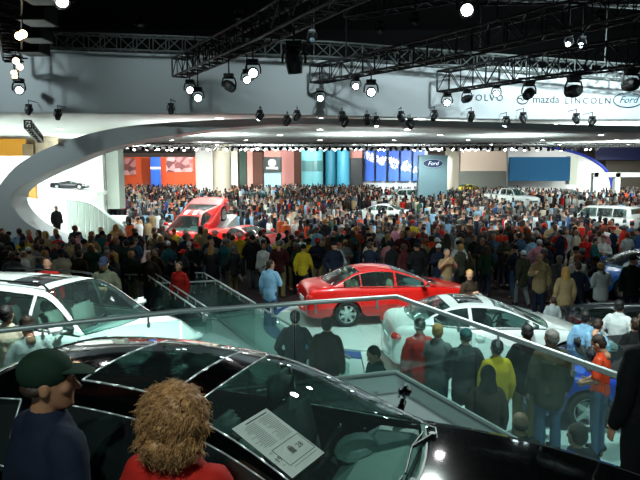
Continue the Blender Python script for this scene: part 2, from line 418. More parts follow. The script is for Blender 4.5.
    for (sx_, sy_) in rows_:
        b = bmesh.new(); z0 = sill+.24
        box(b, (sx_, sy_, z0), (.50, .48, .16), bev=.05)
        box(b, None, None, M=Matrix.Translation((sx_-.30, sy_, z0+.33)) @ Matrix.Rotation(-.25, 4, 'Y') @ Matrix.Diagonal((1, 1, 1, 1)) @ Matrix.Scale(1, 4), bev=0) if False else None
        M = Matrix.Translation((sx_-.30, sy_, z0+.33)) @ Matrix.Rotation(-.25, 4, 'Y') @ Matrix.Diagonal((.14, .48, .62, 1)); r = bmesh.ops.create_cube(b, size=1, matrix=M)
        bmesh.ops.bevel(b, geom=list({e for v in r['verts'] for e in v.link_edges}), offset=.045, segments=2, affect='EDGES')
        zt = min(z0+.73, zr-.14)
        r = bmesh.ops.create_cube(b, size=1, matrix=Matrix.Translation((sx_-.41, sy_, zt)) @ Matrix.Diagonal((.10, .26, .17, 1)))
        bmesh.ops.bevel(b, geom=list({e for v in r['verts'] for e in v.link_edges}), offset=.035, segments=2, affect='EDGES')
        fin(b, 'seat', sm, root, smooth=True)
    b = bmesh.new(); zc = topf(xw0)-.05
    prof = [(xw0+.02, zc-.02), (xw0-.12, zc+.015), (xw0-.34, zc+.01), (xw0-.46, zc-.07), (xw0-.44, zc-.28), (xw0+.02, zc-.3)]
    prism(b, [(x, -hw*.80, z) for x, z in prof], (0, W*.80, 0))
    ell(b, (xw0-.40, .36, zc), (.13, .20, .045)); fin(b, 'dashboard', mat('dashboard_grey', '6b8080', .55), root)
    b = bmesh.new(); M = Matrix.Translation((xw0-.60, .36, zc-.07)) @ Matrix.Rotation(-1.1, 4, 'Y')
    tube(b, [M @ Vector((.18*math.cos(a), .18*math.sin(a), 0)) for a in [2*PI*k/20 for k in range(20)]], .014, 6, closed=True)
    for a in (0, 2.2, 4.1): tube(b, [M @ Vector((0, 0, -.03)), M @ Vector((.18*math.cos(a), .18*math.sin(a), 0))], .015, 5)
    tube(b, [M @ Vector((0, 0, 0)), M @ Vector((0, 0, -.3))], .03, 6)
    fin(b, 'steering_wheel', DARK, root)
    # wheels
    tm_, rm_, dm_ = wheel_mesh(R, .21, S['rim'])
    for cx in (rwx, fw):
        for sg in (1, -1):
            o = new('tyre', tm_, root, (cx, sg*(planf(cx)-.115), R)); o.rotation_euler = (-sg*PI/2, 0, 0)
            new('rim', rm_, o); new('brake_disc', dm_, o)
    # mirrors
    mx = S['mirror']; ms = S.get('ms', 1.)
    for sg in (1, -1):
        b = bmesh.new(); y = planf(mx)*.90
        bm_z = topf(mx)+.10
        r = bmesh.ops.create_cube(b, size=1, matrix=Matrix.Translation((mx, sg*(y+.17), bm_z)) @ Matrix.Diagonal((.13*ms, .23*ms, .155*ms, 1)))
        bmesh.ops.bevel(b, geom=list({e for v in r['verts'] for e in v.link_edges}), offset=.05*ms, segments=3, affect='EDGES')
        tube(b, [(mx, sg*(y-.03), bm_z-.08), (mx, sg*(y+.10), bm_z-.04)], .025, 6)
        o = fin(b, 'mirror', paint, root, smooth=True)
        b = bmesh.new(); box(b, (mx-.063*ms, sg*(y+.17), bm_z), (.008, .18*ms, .11*ms)); fin(b, 'mirror_glass', CHROME, o)
    def spt(x, zf):
        P = sect(x); t = P[-1][1]; z = sill+(t-sill)*zf; best = min(P[3:9], key=lambda q: abs(q[1]-z)); return best[0], z
    lampm = mat('headlamp_glass', 'cfe0e0', .1, .3, coat=1); redm = mat('tail_lamp_red', 'b01810', .2, coat=1, emit=.15)
    for sg in (1, -1):
        b = bmesh.new(); y, z = spt(xb-.22, .72); zt = topf(xb-.2)-.09
        ell(b, (xb-.20, sg*(y-.10), zt), (.20, .16, .065), Matrix.Rotation(-sg*.35, 4, 'Z')); fin(b, 'headlamp', lampm, root, smooth=True)
        b = bmesh.new(); y, z = spt(xa+.1, .72); zt = topf(xa+.1)-.16
        ell(b, (xa+.10, sg*(y-.10), zt), (.13, .16, .085), Matrix.Rotation(sg*.3, 4, 'Z')); fin(b, 'tail_lamp', redm, root, smooth=True)
    b = bmesh.new(); zg = topf(xb-.05)-.16
    box(b, (xb-.012, 0, max(.45, zg)), (.06, .80, .13), bev=.02); fin(b, 'grille', BLACK, root)
    b = bmesh.new()
    for k in range(4): box(b, (xb+.02, 0, max(.45, zg)-.045+k*.03), (.01, .76, .008))
    fin(b, 'grille_bars', CHROME, root)
    b = bmesh.new(); box(b, (xa-.005, 0, .62), (.02, .50, .13), bev=.01); fin(b, 'number_plate', mat('plate_white', 'cfd6d6', .5), root)
    for nm, xx, sgx in (('front_bumper', xb, 1), ('rear_bumper', xa, -1)):
        b = bmesh.new(); pts = [(xx-sgx*(.34*(abs(q)**3)), q*hw*.93, .36) for q in [j/5 for j in range(-5, 6)]]
        tube(b, pts, [.05]+[.085]*9+[.05], 8); fin(b, nm, paint, root, smooth=True)
    if detail:
        for key, po in pob.items():
            if isinstance(key, tuple):
                a, bb = doors[key[1]]; sg = 1 if key[2] == 0 else -1; hx = a+.17; y = planf(hx); z = topf(hx)-.16
                b = bmesh.new(); tube(b, [(hx-.09, sg*(y-.01), z), (hx-.07, sg*(y+.03), z), (hx+.07, sg*(y+.03), z), (hx+.09, sg*(y-.01), z)], .013, 6)
                fin(b, 'door_handle', handles or paint, po, smooth=True)
    if rails:
        for sg in (1, -1):
            b = bmesh.new(); y = rwid*.90
            tube(b, [(xr1-.1, sg*y, zr-.09), (xr1, sg*y, zr+.005), (xr1+.2, sg*y, zr+.02), (xw1-.2, sg*y, zr+.03), (xw1-.02, sg*y, zr+.01), (xw1+.06, sg*y, zr-.06)], .018, 6)
            fin(b, 'roof_rail', BLACK, root, smooth=True)
    root['_'] = 0; del root['_']
    return root, dict(topf=topf, Tf=Tf, planf=planf, gsec=gsec, spec=S)
def paint(name, col, coat=1., rough=.35, metal=0.):
    return mat('car_paint_'+name, col, rough, metal, coat=coat, var=.02, scale=2)
P_BLACK = paint('black', '030405', 1, .08); P_WHITE = paint('white', 'dfe8e4'); P_RED = paint('red', 'd4140c'); P_BLUE = paint('blue', '0a2f8a')
P_NAVY = paint('navy', '0b1220'); P_SILVER = paint('silver', '9fb0ae', 1, .3, .6); P_SKY = paint('bright_blue', '2d78d8'); P_TEAL = paint('teal', '1d4f50'); P_YEL = paint('yellow', 'c9b21c')
WAGON = dict(L=4.6, W=1.88, wb=2.56, H=1.63, R=.345, sill=.30,
    top=[(-2.40, .66), (-2.37, .92), (-2.3, 1.02), (-1.5, 1.04), (-.6, 1.02), (.7, 1.0), (1.05, .98), (1.5, .89), (1.85, .72), (1.98, .50)],
    ws=(.85, -.08), roof=(-2.0,), rg=-2.28, wins=[(-1.9, -1.12), (-1.04, -.20), (-.12, .70)], rw=.60, mirror=.55, rim=5, boxy=1, doors=[(-1.05, -.16), (-.16, .83)])
COUPE = dict(L=4.25, W=1.78, wb=2.60, H=1.42, R=.325, sill=.26,
    top=[(-2.10, .60), (-2.06, .90), (-1.9, 1.02), (-1.4, 1.03), (-.6, .96), (.75, .94), (1.1, .91), (1.7, .80), (2.02, .66), (2.13, .48)],
    ws=(.9, -.10), roof=(-.9,), rg=-1.62, wins=[(-1.30, -.62), (-.54, .74)], rw=.56, mirror=.50, rim=10, doors=[(-.60, .85)])
ROADSTER = dict(L=4.35, W=1.78, wb=2.55, H=1.27, R=.325, sill=.22,
    top=[(-2.15, .62), (-2.11, .84), (-1.9, .90), (-1.2, .90), (-.4, .84), (.55, .86), (.9, .84), (1.6, .74), (2.0, .62), (2.17, .46)],
    ws=(.65, .05), roof=(-.55,), rg=-1.2, wins=[(-.5, .50)], rw=.54, mirror=.38, rim=5, doors=[(-.55, .62)])
SPORT = dict(L=4.55, W=1.92, wb=2.70, H=1.12, R=.345, sill=.16,
    top=[(-2.25, .60), (-2.22, .78), (-1.9, .84), (-1.2, .84), (-.3, .78), (.85, .76), (1.3, .76), (1.9, .60), (2.2, .44), (2.3, .30)],
    ws=(1.05, .15), roof=(-.35,), rg=-1.35, wins=[(-.35, .72)], rw=.50, mirror=.62, rim=6, doors=[(-.45, .85)])
SUV = dict(L=4.9, W=1.95, wb=2.9, H=1.80, R=.38, sill=.40,
    top=[(-2.42, .80), (-2.39, 1.12), (-2.33, 1.16), (-.6, 1.14), (.9, 1.12), (1.3, 1.11), (2.0, 1.04), (2.35, .90), (2.44, .66)],
    ws=(1.0, .45), roof=(-2.15,), rg=-2.30, wins=[(-2.0, -1.25), (-1.17, -.30), (-.22, .78)], rw=.72, mirror=.78, rim=5, boxy=1, doors=[(-1.2, -.26), (-.26, .98)])
PICKUP = dict(L=5.6, W=1.98, wb=3.4, H=1.85, R=.38, sill=.42,
    top=[(-2.78, .85), (-2.76, 1.18), (-2.7, 1.20), (-.9, 1.20), (1.2, 1.18), (1.7, 1.16), (2.4, 1.08), (2.74, .92), (2.82, .68)],
    ws=(1.35, .72), roof=(-.35,), rg=-.62, wins=[(-.30, .28), (.36, 1.12)], rw=.72, mirror=1.08, rim=5, boxy=1, doors=[(-.35, .32), (.32, 1.3)])

# ================================================================== PEOPLE (local frame: facing -Y, feet at z 0, 1.75 m tall)
def limb(bm, pts, radii, n=12, side=None, capn=3):
    """tapered limb with rounded ends; radii: r or (r_side, r_other)"""
    pts = [Vector(p) for p in pts]; N = len(pts); rings = []
    rad = [(r, r) if not isinstance(r, (tuple, list)) else r for r in radii]
    P, Rr, T = [], [], []
    for i in range(N):
        a = pts[max(0, i-1)]; b = pts[min(N-1, i+1)]; T.append((b-a).normalized())
    for c in range(capn, 0, -1):
        q = c/capn*.97; P.append(pts[0]-T[0]*min(rad[0])*q); s = math.sqrt(1-q*q); Rr.append((rad[0][0]*s, rad[0][1]*s))
    tt = [T[0]]*capn
    for i in range(N): P.append(pts[i]); Rr.append(rad[i]); tt.append(T[i])
    for c in range(1, capn+1):
        q = c/capn*.97; P.append(pts[-1]+T[-1]*min(rad[-1])*q); s = math.sqrt(1-q*q); Rr.append((rad[-1][0]*s, rad[-1][1]*s)); tt.append(T[-1])
    sd = Vector(side) if side else Vector((1, 0, 0))
    for p, r, t in zip(P, Rr, tt):
        s = sd-t*sd.dot(t)
        if s.length < .05: s = Vector((0, 1, 0))-t*t.y
        s.normalize(); u = t.cross(s)
        rings.append([bm.verts.new(p+s*math.cos(2*PI*k/n)*r[0]+u*math.sin(2*PI*k/n)*r[1]) for k in range(n)])
    for i in range(len(rings)-1):
        A, B = rings[i], rings[i+1]
        for k in range(n): bm.faces.new((A[k], A[(k+1) % n], B[(k+1) % n], B[k]))
    bm.faces.new(rings[0][::-1]); bm.faces.new(rings[-1])

def pose_joints(kind):
    J = dict(sh=[V((.185, .0, 1.41)), V((-.185, .0, 1.41))], hip=[V((.092, 0, .92)), V((-.092, 0, .92))],
             knee=[V((.10, -.015, .50)), V((-.10, -.015, .50))], ank=[V((.105, .02, .085)), V((-.105, .02, .085))],
             el=[V((.235, .03, 1.12)), V((-.235, .03, 1.12))], wr=[V((.245, -.05, .87)), V((-.245, -.05, .87))],
             yaw=0., nod=0., n=[V((-1, 0, 0)), V((1, 0, 0))])
    if kind == 'pockets':
        J['el'] = [V((.29, .06, 1.14)), V((-.29, .06, 1.14))]; J['wr'] = [V((.20, -.06, .94)), V((-.20, -.06, .94))]
    if kind == 'holding':
        J['el'] = [V((.25, -.03, 1.14)), V((-.25, -.03, 1.14))]; J['wr'] = [V((.09, -.27, 1.20)), V((-.09, -.27, 1.20))]; J['n'] = [V((-1, 0, 0)), V((1, 0, 0))]; J['nod'] = .2
    if kind == 'camera':
        J['el'] = [V((.25, -.12, 1.22)), V((-.25, -.12, 1.22))]; J['wr'] = [V((.10, -.24, 1.46)), V((-.10, -.24, 1.46))]
    if kind == 'crossed':
        J['el'] = [V((.26, -.02, 1.15)), V((-.26, -.02, 1.15))]; J['wr'] = [V((-.02, -.20, 1.20)), V((.02, -.21, 1.14))]; J['n'] = [V((0, 1, .2)), V((0, 1, .2))]
    if kind == 'walking':
        J['knee'] = [V((.10, -.17, .53)), V((-.10, .02, .50))]; J['ank'] = [V((.10, -.20, .10)), V((-.10, .26, .14))]
        J['el'] = [V((.23, .12, 1.14)), V((-.23, -.04, 1.13))]; J['wr'] = [V((.23, .10, .89)), V((-.23, -.20, .93))]
    if kind == 'turned':
        J['yaw'] = .9; J['el'][0] = V((.27, .05, 1.14)); J['wr'][0] = V((.19, -.12, 1.02))
    if kind == 'one_hand':
        J['yaw'] = -.7; J['el'][1] = V((-.26, -.02, 1.15)); J['wr'][1] = V((-.13, -.25, 1.25))
    if kind == 'looking_right': J['yaw'] = -.55
    if kind == 'down':
        J['nod'] = .45; J['el'] = [V((.26, -.0, 1.14)), V((-.26, 0, 1.14))]; J['wr'] = [V((.13, -.20, 1.03)), V((-.13, -.20, 1.03))]
    return J
HC = V((0, -.012, 1.635))
def head_xf(J):
    N = V((0, .01, 1.52))
    return Matrix.Translation(N) @ Matrix.Rotation(J['yaw'], 4, 'Z') @ Matrix.Rotation(J['nod'], 4, 'X') @ Matrix.Translation(-N)
def add_head(bm, X):
    H = bmesh.new(); c = HC
    rings = [(-.118, .030, .030, -.045), (-.108, .043, .045, -.040), (-.085, .056, .066, -.022), (-.05, .066, .082, -.008), (-.015, .072, .090, 0), (.02, .076, .096, .004), (.055, .074, .095, .008), (.085, .062, .080, .010), (.106, .040, .052, .012), (.116, .015, .02, .012)]
    n = 20; R = [[H.verts.new(c+V((a*math.cos(2*PI*k/n), y+b*math.sin(2*PI*k/n), z))) for k in range(n)] for z, a, b, y in rings]
    for i in range(len(R)-1):
        for k in range(n): H.faces.new((R[i][k], R[i][(k+1) % n], R[i+1][(k+1) % n], R[i+1][k]))
    H.faces.new(R[0][::-1]); H.faces.new(R[-1])
    limb(H, [c+V((0, -.083, .018)), c+V((0, -.096, -.008)), c+V((0, -.108, -.032))], [.008, .010, .014], 8)   # nose
    ell(H, c+V((0, -.078, .030)), (.052, .014, .012)); ell(H, c+V((0, -.080, -.062)), (.024, .012, .006)); ell(H, c+V((0, -.077, -.074)), (.020, .013, .007)); ell(H, c+V((0, -.070, -.100)), (.024, .022, .018))
    for s in (1, -1):
        ell(H, c+V((s*.077, .012, -.012)), (.010, .022, .034), Matrix.Rotation(s*.3, 4, 'Z')); ell(H, c+V((s*.043, -.060, -.02)), (.024, .024, .026))
    limb(H, [V((0, .022, 1.44)), V((0, .012, 1.50)), c+V((0, .005, -.06))], [.062, .056, .058], 12)
    bmesh.ops.transform(H, matrix=X, verts=H.verts)
    me = bpy.data.meshes.new('h'); H.to_mesh(me); H.free(); bm.from_mesh(me); bpy.data.meshes.remove(me)
def add_hand(bm, el, wr, n, s, curl=.5):
    d = (wr-el).normalized(); n = (n-d*n.dot(d)).normalized(); t = d.cross(n)*1.0       # t: across the palm
    fwd = V((0, -1, 0))
    if t.dot(fwd) < 0: t = -t                                                             # thumb on the front side
    limb(bm, [wr-d*.02, wr+d*.03, wr+d*.075], [(.022, .026), (.036, .015), (.038, .013)], 10, side=t)
    for i, ln in enumerate((.070, .080, .074, .058)):
        b = wr+d*.075+t*(.028-.0187*i); a = d
        p1 = b+a*ln*.5+n*ln*curl*.12; p2 = p1+(a*(1-curl*.5)+n*curl).normalized()*ln*.3; p3 = p2+(a*(1-curl)+n*curl*1.2).normalized()*ln*.25
        limb(bm, [b-d*.015, p1, p2, p3], [.0088, .0085, .0078, .0068], 7, capn=2)
    b = wr+d*.022+t*.025; p1 = b+(d*.6+t*.8).normalized()*.04+n*.01; p2 = p1+(d+t*.25+n*.3).normalized()*.03
    limb(bm, [b, p1, p2], [.013, .010, .008], 7, capn=2)
def body_mesh(J, fem=False, voxel=.0075):
    bm = bmesh.new(); X = head_xf(J); add_head(bm, X); k = .93 if fem else 1
    limb(bm, [V((0, 0, z)) for z in (.88, .95, 1.07, 1.20, 1.32, 1.40, 1.46)], [(.155, .10), (.165, .11), (.138*k, .098), (.155*k, .108), (.165*k, .112), (.135*k, .085), (.07, .06)], 16)
    for s in (0, 1):
        sg = 1-2*s; sh, e, wv = J['sh'][s], J['el'][s], J['wr'][s]
        limb(bm, [sh+V((-sg*.03, 0, .0)), sh+(e-sh)*.5, e, e+(wv-e)*.4, wv], [.052, .046, .040, .040, .026], 12)
        add_hand(bm, e, wv, J['n'][s], sg)
        h, kn, an = J['hip'][s], J['knee'][s], J['ank'][s]
        limb(bm, [h, h+(kn-h)*.5, kn, kn+(an-kn)*.35, an], [.088, .075, .055, .055, .038], 12)
        limb(bm, [an+V((0, .03, -.03)), an+V((0, -.07, -.045)), an+V((0, -.15, -.06))], [.032, (.038, .03), (.040, .02)], 10)
    me = remesh(bm, voxel, 2)
    return me, X
def bumpy(me, oct_):
    N = [v.normal.copy() for v in me.vertices]
    for v, n in zip(me.vertices, N):
        c = v.co.copy(); v.co = c+n*sum(noise.noise(c*f)*a for f, a in oct_)
def top_mesh(J, kind='jacket', fem=False):
    bm = bmesh.new(); k = .93 if fem else 1; puff = .03 if kind in ('coat', 'parka') else .018 if kind == 'jacket' else .008
    hem = .78 if kind == 'jacket' else .70 if kind in ('coat', 'parka') else .86
    zs = [(hem+.04, .168, .118), (.92, .172, .122), (1.05, .152*k, .112), (1.20, .165*k, .120), (1.32, .178*k, .122), (1.40, .150*k, .094), (1.455, .085, .072)]
    limb(bm, [V((0, 0, z)) for z, a, b in zs], [(a+puff, b+puff) for z, a, b in zs], 20)
    if kind != 'shirt': limb(bm, [V((0, .012, 1.45)), V((0, .016, 1.50))], [(.074, .068), (.070, .066)], 16, capn=1)
    for s in (0, 1):
        sg = 1-2*s; sh, e, wv = J['sh'][s], J['el'][s], J['wr'][s]; p = puff*.75
        if kind == 'shirt': limb(bm, [sh+V((-sg*.04, 0, 0)), sh+(e-sh)*.45, sh+(e-sh)*.8], [.064, .060, .060], 14)
        else: limb(bm, [sh+V((-sg*.04, 0, 0)), sh+(e-sh)*.5, e, e+(wv-e)*.5, wv-(wv-e)*.06], [.062+p, .056+p, .054+p, .050+p, .038+p*.8], 14, capn=2)
    me = remesh(bm, .016, 2)
    bumpy(me, ((9, .008), (22, .004)))
    return me
def trouser_mesh(J, skirt=False):
    bm = bmesh.new(); limb(bm, [V((0, 0, .84)), V((0, 0, .90)), V((0, 0, 1.0))], [(.172, .118), (.176, .124), (.158, .112)], 18)
    for s in (0, 1):
        h, kn, an = J['hip'][s], J['knee'][s], J['ank'][s]
        limb(bm, [h, h+(kn-h)*.5, kn, kn+(an-kn)*.5, an+V((0, 0, -.01))], [.102, .092, .074, .070, .066], 14, capn=2)
    me = remesh(bm, .016, 2)
    bumpy(me, ((10, .008),))
    return me
def shoe_mesh(an):
    bm = bmesh.new(); limb(bm, [an+V((0, .05, -.03)), an+V((0, -.03, -.03)), an+V((0, -.10, -.045)), an+V((0, -.185, -.055))], [(.042, .048), (.046, .048), (.050, .036), (.042, .024)], 12)
    me = bpy.data.meshes.new('shoe'); bmesh.ops.recalc_face_normals(bm, faces=bm.faces); bm.to_mesh(me); bm.free()
    for p in me.polygons: p.use_smooth = True
    return me
def hair_mesh(style, X, fine=False):
    bm = bmesh.new(); c = HC
    if style in ('short', 'long', 'curly'):
        f = 1.0 if style == 'short' else 1.05
        ell(bm, c+V((0, .024, .044)), (.086*f, .098*f, .086*f), u=20, v=14); ell(bm, c+V((0, .045, .0)), (.082*f, .075*f, .09*f), u=20, v=14)
        ell(bm, c+V((0, .020, -.01)), (.083, .03, .05), u=16, v=10)
        if style == 'long':
            limb(bm, [c+V((0, .05, .02)), c+V((0, .065, -.08)), c+V((0, .075, -.20))], [(.088, .06), (.098, .055), (.095, .035)], 16)
            for s in (1, -1): limb(bm, [c+V((s*.07, .0, .03)), c+V((s*.082, -.005, -.06)), c+V((s*.085, .02, -.18))], [.028, .026, .022], 10)
    elif style == 'cap':
        ell(bm, c+V((0, .012, .048)), (.088, .106, .094), u=24, v=14)
        limb(bm, [c+V((0, -.06, .052)), c+V((0, -.12, .046)), c+V((0, -.168, .030))], [(.075, .012), (.070, .007), (.045, .005)], 16)
        ell(bm, c+V((0, .012, .135)), (.009, .009, .006))
    elif style == 'beanie':
        ell(bm, c+V((0, .016, .055)), (.092, .106, .092), u=22, v=14); limb(bm, [c+V((0, .012, .028)), c+V((0, .012, .055))], [(.090, .107), (.092, .108)], 20, capn=1)
    elif style == 'hood_up':
        ell(bm, c+V((0, .03, .01)), (.105, .105, .145), u=22, v=16); limb(bm, [c+V((0, .05, -.05)), c+V((0, .05, -.17))], [(.10, .08), (.13, .09)], 16)
    elif style == 'bald':
        ell(bm, c+V((0, .040, -.015)), (.081, .068, .040), u=20, v=10)
    me = remesh(bm, .011 if not fine else .007, 1) if style in ('short', 'long', 'curly', 'hood_up') else None
    if me is None:
        bmesh.ops.recalc_face_normals(bm, faces=bm.faces)
        me = bpy.data.meshes.new(style); bm.to_mesh(me); bm.free()
        for p in me.polygons: p.use_smooth = True
    if style in ('short', 'long', 'curly'):
        a = .012 if style == 'curly' else .005
        bumpy(me, ((38, a), (80, a*.5)))
    me.transform(X); return me
POSES = ['standing', 'pockets', 'holding', 'camera', 'crossed', 'walking', 'turned', 'one_hand', 'down']
LIB = {}
def lib(kind, *a):
    key = (kind,)+a
    if key not in LIB:
        J = pose_joints(a[0])
        if kind == 'body': LIB[key] = body_mesh(J, a[1], .0075 if a[2] else .0115)[0]
        if kind == 'top': LIB[key] = top_mesh(J, a[1], a[2])
        if kind == 'trousers': LIB[key] = trouser_mesh(J)
        if kind == 'shoes': LIB[key] = [shoe_mesh(q) for q in J['ank']]
        if kind == 'hair': LIB[key] = hair_mesh(a[1], head_xf(J))
        if kind == 'eyes':
            bm = bmesh.new()
            for s in (1, -1): ell(bm, HC+V((s*.031, -.083, .012)), (.013, .007, .006), u=8, v=6)
            me = bpy.data.meshes.new('eyes'); bm.to_mesh(me); bm.free(); me.transform(head_xf(J)); LIB[key] = me
        if kind in ('top', 'trousers', 'hair', 'body', 'eyes'): LIB[key].materials.append(DARK)
        if kind == 'shoes': [m.materials.append(DARK) for m in LIB[key]]
    return LIB[key]
CLOTH = dict(black='0e1012', charcoal='26292b', navy='121a2b', brown='33261b', olive='35372a', grey='5b6162', tan='8a7756', cream='b3ad96', white='c6cccb', red='a81f18', maroon='421a1c',
             orange='c8421f', yellow='b39f22', green='27412f', teal='16484c', **{'light blue': '7ba6c2', 'blue': '274a7c', 'denim': '35506b', 'purple': '3c2450', 'pink': 'c98a98', 'dark green': '14291d', 'khaki': '776b48', 'rust': '8a3a18', 'light grey': '9aa2a2'})
def cloth(c): return mat('cloth_'+c.replace(' ', '_'), CLOTH[c], .85, var=.22, scale=9, bump=.15, spec=.2)
SKIN = {'pale': mat('skin_pale', 'b98a70', .55, var=.06, spec=.3), 'warm': mat('skin_warm', '9c6d52', .55, var=.06, spec=.3), 'dark': mat('skin_dark', '5a3524', .5, var=.06, spec=.3)}
HAIRC = {k: mat('hair_'+k, v, .6, var=.3, scale=60, bump=.4) for k, v in dict(black='0d0b0a', brown='2f1c10', grey='6b6862', blonde='a37c3e', ginger='7a3a18').items()}
def setm(o, m):
    for s in o.material_slots: s.link = 'OBJECT'; s.material = m
def person(loc, rz, H=1.75, pose='standing', top='black', kind='jacket', trousers='denim', head='short', hc='brown', fem=False, skin='pale', label='', group=None, near=True, wide=1.0, eyes=False, fine=False):
    root = empty('person', loc, rz, label, 'person', group); s = H/1.75; root.scale = (s*wide, s*wide, s)
    o = new('body', lib('body', pose, fem, fine), root); setm(o, SKIN[skin])
    o = new('jacket' if kind != 'shirt' else 'shirt', lib('top', pose, kind, fem), root); setm(o, cloth(top))
    o = new('trousers', lib('trousers', pose), root); setm(o, cloth(trousers))
    if near:
        for m in lib('shoes', pose): o = new('shoe', m, root); setm(o, cloth('black'))
    if eyes: o = new('eyes', lib('eyes', pose), root); setm(o, DARK)
    if head in ('cap', 'beanie', 'hood_up'):
        if head != 'hood_up' and near: o = new('hair', lib('hair', pose, 'bald'), root); setm(o, HAIRC['brown'])
        o = new({'cap': 'cap', 'beanie': 'knitted_hat', 'hood_up': 'hood'}[head], lib('hair', pose, head), root); setm(o, cloth(hc))
    else: o = new('hair', lib('hair', pose, head), root); setm(o, HAIRC[hc])
    return root

# ================================================================== THE BIG CURVED ARCH
def smooth_line(pts, n=6):
    out = []
    P = [pts[0]]+pts+[pts[-1]]
    for i in range(1, len(P)-2):
        for j in range(n):
            t = j/n; a, b_, c, d = [Vector(q) for q in P[i-1:i+3]]
            out.append(.5*((2*b_)+(-a+c)*t+(2*a-5*b_+4*c-d)*t*t+(-a+3*b_-3*c+d)*t**3))
    out.append(Vector(pts[-1])); return out
AY = 26.0
outer = [(900, 128), (640, 126), (450, 121), (300, 118), (240, 119), (160, 123), (100, 131), (50, 147), (20, 163), (2, 182), (-8, 203), (-4, 225), (14, 247), (45, 263), (95, 274)]
inner = [(900, 137), (640, 133), (450, 127), (300, 124), (240, 127), (160, 137), (100, 151), (60, 167), (30, 181), (14, 192), (11, 203), (19, 216), (38, 230), (80, 248), (125, 264)]
oc = smooth_line([aty(u, v, AY) for u, v in outer]); ic = smooth_line([aty(u, v, AY) for u, v in inner])
b = bmesh.new(); n = len(oc)
A = [b.verts.new(p) for p in oc]; B = [b.verts.new(p) for p in ic]; A2 = [b.verts.new(p+V((0, 1.5, 0))) for p in oc]; B2 = [b.verts.new(p+V((0, 1.5, 0))) for p in ic]
for i in range(n-1):
    for P, Q in ((A, B), (B, B2), (B2, A2), (A2, A)): b.faces.new((P[i], P[i+1], Q[i+1], Q[i]))
b.faces.new((A[0], B[0], B2[0], A2[0])); b.faces.new((A[-1], B[-1], B2[-1], A2[-1]))
tag(fin(b, 'curved_arch', mat('arch_grey', 'c6cfcf', .6, var=.04, scale=.5)), 'huge pale grey ribbon arch sweeping from the ceiling down to the floor at the left', 'arch')
def ctext(body, u, v, y, size, m, parent=None, shear=0, name='lettering', spacing=1):
    return text(body, size, m, parent, aty(u, v, y), (PI/2, 0, 0), name, .01, shear=shear, spacing=spacing)
# ------------------------------------------------------------------ signs on the bulkhead
LOGO = mat('logo_grey', '2a3b40', .6); LOGOB = mat('logo_blue', '1c3a66', .5); SILV = mat('logo_silver', 'cdd6d6', .3, .5)
s = empty('wall_lettering', aty(486, 98, FY-.02), 0, 'grey VOLVO lettering on the brightly lit bulkhead', 'sign'); t = ctext('VOLVO', 0, 0, 1, .36, LOGO, s, spacing=1.25); t.location = (0, 0, 0)
s = empty('wall_lettering', aty(546, 99.5, FY-.02), 0, 'grey mazda lettering with winged oval emblem on the bulkhead', 'sign'); t = ctext('mazda', 0, 0, 1, .42, LOGO, s); t.location = (.0, 0, 0)
b = bmesh.new(); tube(b, [(-.92+.22*math.cos(a), 0, .0+.17*math.sin(a)) for a in [2*PI*k/24 for k in range(24)]], .022, 6, closed=True)
tube(b, [(-1.12, 0, .05), (-.98, 0, .04), (-.92, 0, -.05), (-.86, 0, .04), (-.72, 0, .05)], .022, 6); fin(b, 'emblem', LOGO, s)
s = empty('wall_lettering', aty(588, 101, FY-.02), 0, 'thin spaced LINCOLN lettering between mazda and the Ford oval', 'sign'); t = ctext('LINCOLN', 0, 0, 1, .34, LOGO, s, spacing=1.35); t.location = (0, 0, 0)
def ford_oval(parent, w_, h_, base, rim, ink, y=0):
    b = bmesh.new(); prism(b, [V((w_*math.cos(a), 0, h_*math.sin(a))) for a in [2*PI*k/32 for k in range(32)]], (0, .04, 0)); fin(b, 'oval', base, parent)
    b = bmesh.new(); tube(b, [(w_*.96*math.cos(a), -.01, h_*.94*math.sin(a)) for a in [2*PI*k/32 for k in range(32)]], h_*.06, 6, closed=True); fin(b, 'rim', rim, parent)
    text('Ford', h_*1.25, ink, parent, (0, -.02, 0), (PI/2, 0, 0), 'lettering', .01, shear=.35)
s = empty('wall_lettering', aty(628, 100, FY-.03), 0, 'outlined Ford oval at the right end of the bulkhead', 'sign'); ford_oval(s, .60, .30, mat('oval_pale', 'a9bcc2', .5), LOGO, LOGO)
# ------------------------------------------------------------------ distant booths
BLK = []
def slab(name, u0, v0, u1, v1, y, th, m, label, cat, zb=None, group=None):
    p0 = aty(u0, v0, y); p1 = aty(u1, v1, y); z0 = p1.z if zb is None else zb; p0.z = min(p0.z, 6.33)
    if z0 < 2: BLK.append((min(p0.x, p1.x)-.5, max(p0.x, p1.x)+.5, y-.5, y+th+.5))
    b = bmesh.new(); box(b, ((p0.x+p1.x)/2, y+th/2, (p0.z+z0)/2), (abs(p1.x-p0.x), th, p0.z-z0), bev=.03)
    return tag(fin(b, name, m), label, cat, group)
def column(u0, u1, v0, y, m, label, group=None):
    p0 = aty(u0, v0, y); p1 = aty(u1, v0, y); r = (p1.x-p0.x)/2; b = bmesh.new(); z = min(6.33, p0.z); BLK.append((p0.x-.5, p1.x+.5, y-.5, y+2*r+.5))
    lathe(b, [(r*1.06, 0), (r*1.06, .25), (r, .3), (r, z-.25), (r*1.05, z-.2), (r*1.05, z)], 28, Matrix.Translation(((p0.x+p1.x)/2, y+r, 0)))
    return tag(fin(b, 'column', m, smooth=False), label, 'column', group)
CREAM = mat('column_cream', 'd8d2bd', .6, var=.05); TEALC = mat('column_teal', '62a6ae', .5, var=.1)
slab('display_wall', 195, 148, 213, 197, 68, 2.0, WHITE, 'tall bright white display wall beside the round cream column', 'wall', 0)
column(211, 229, 142, 66, CREAM, 'round cream column beside the bright white display wall')
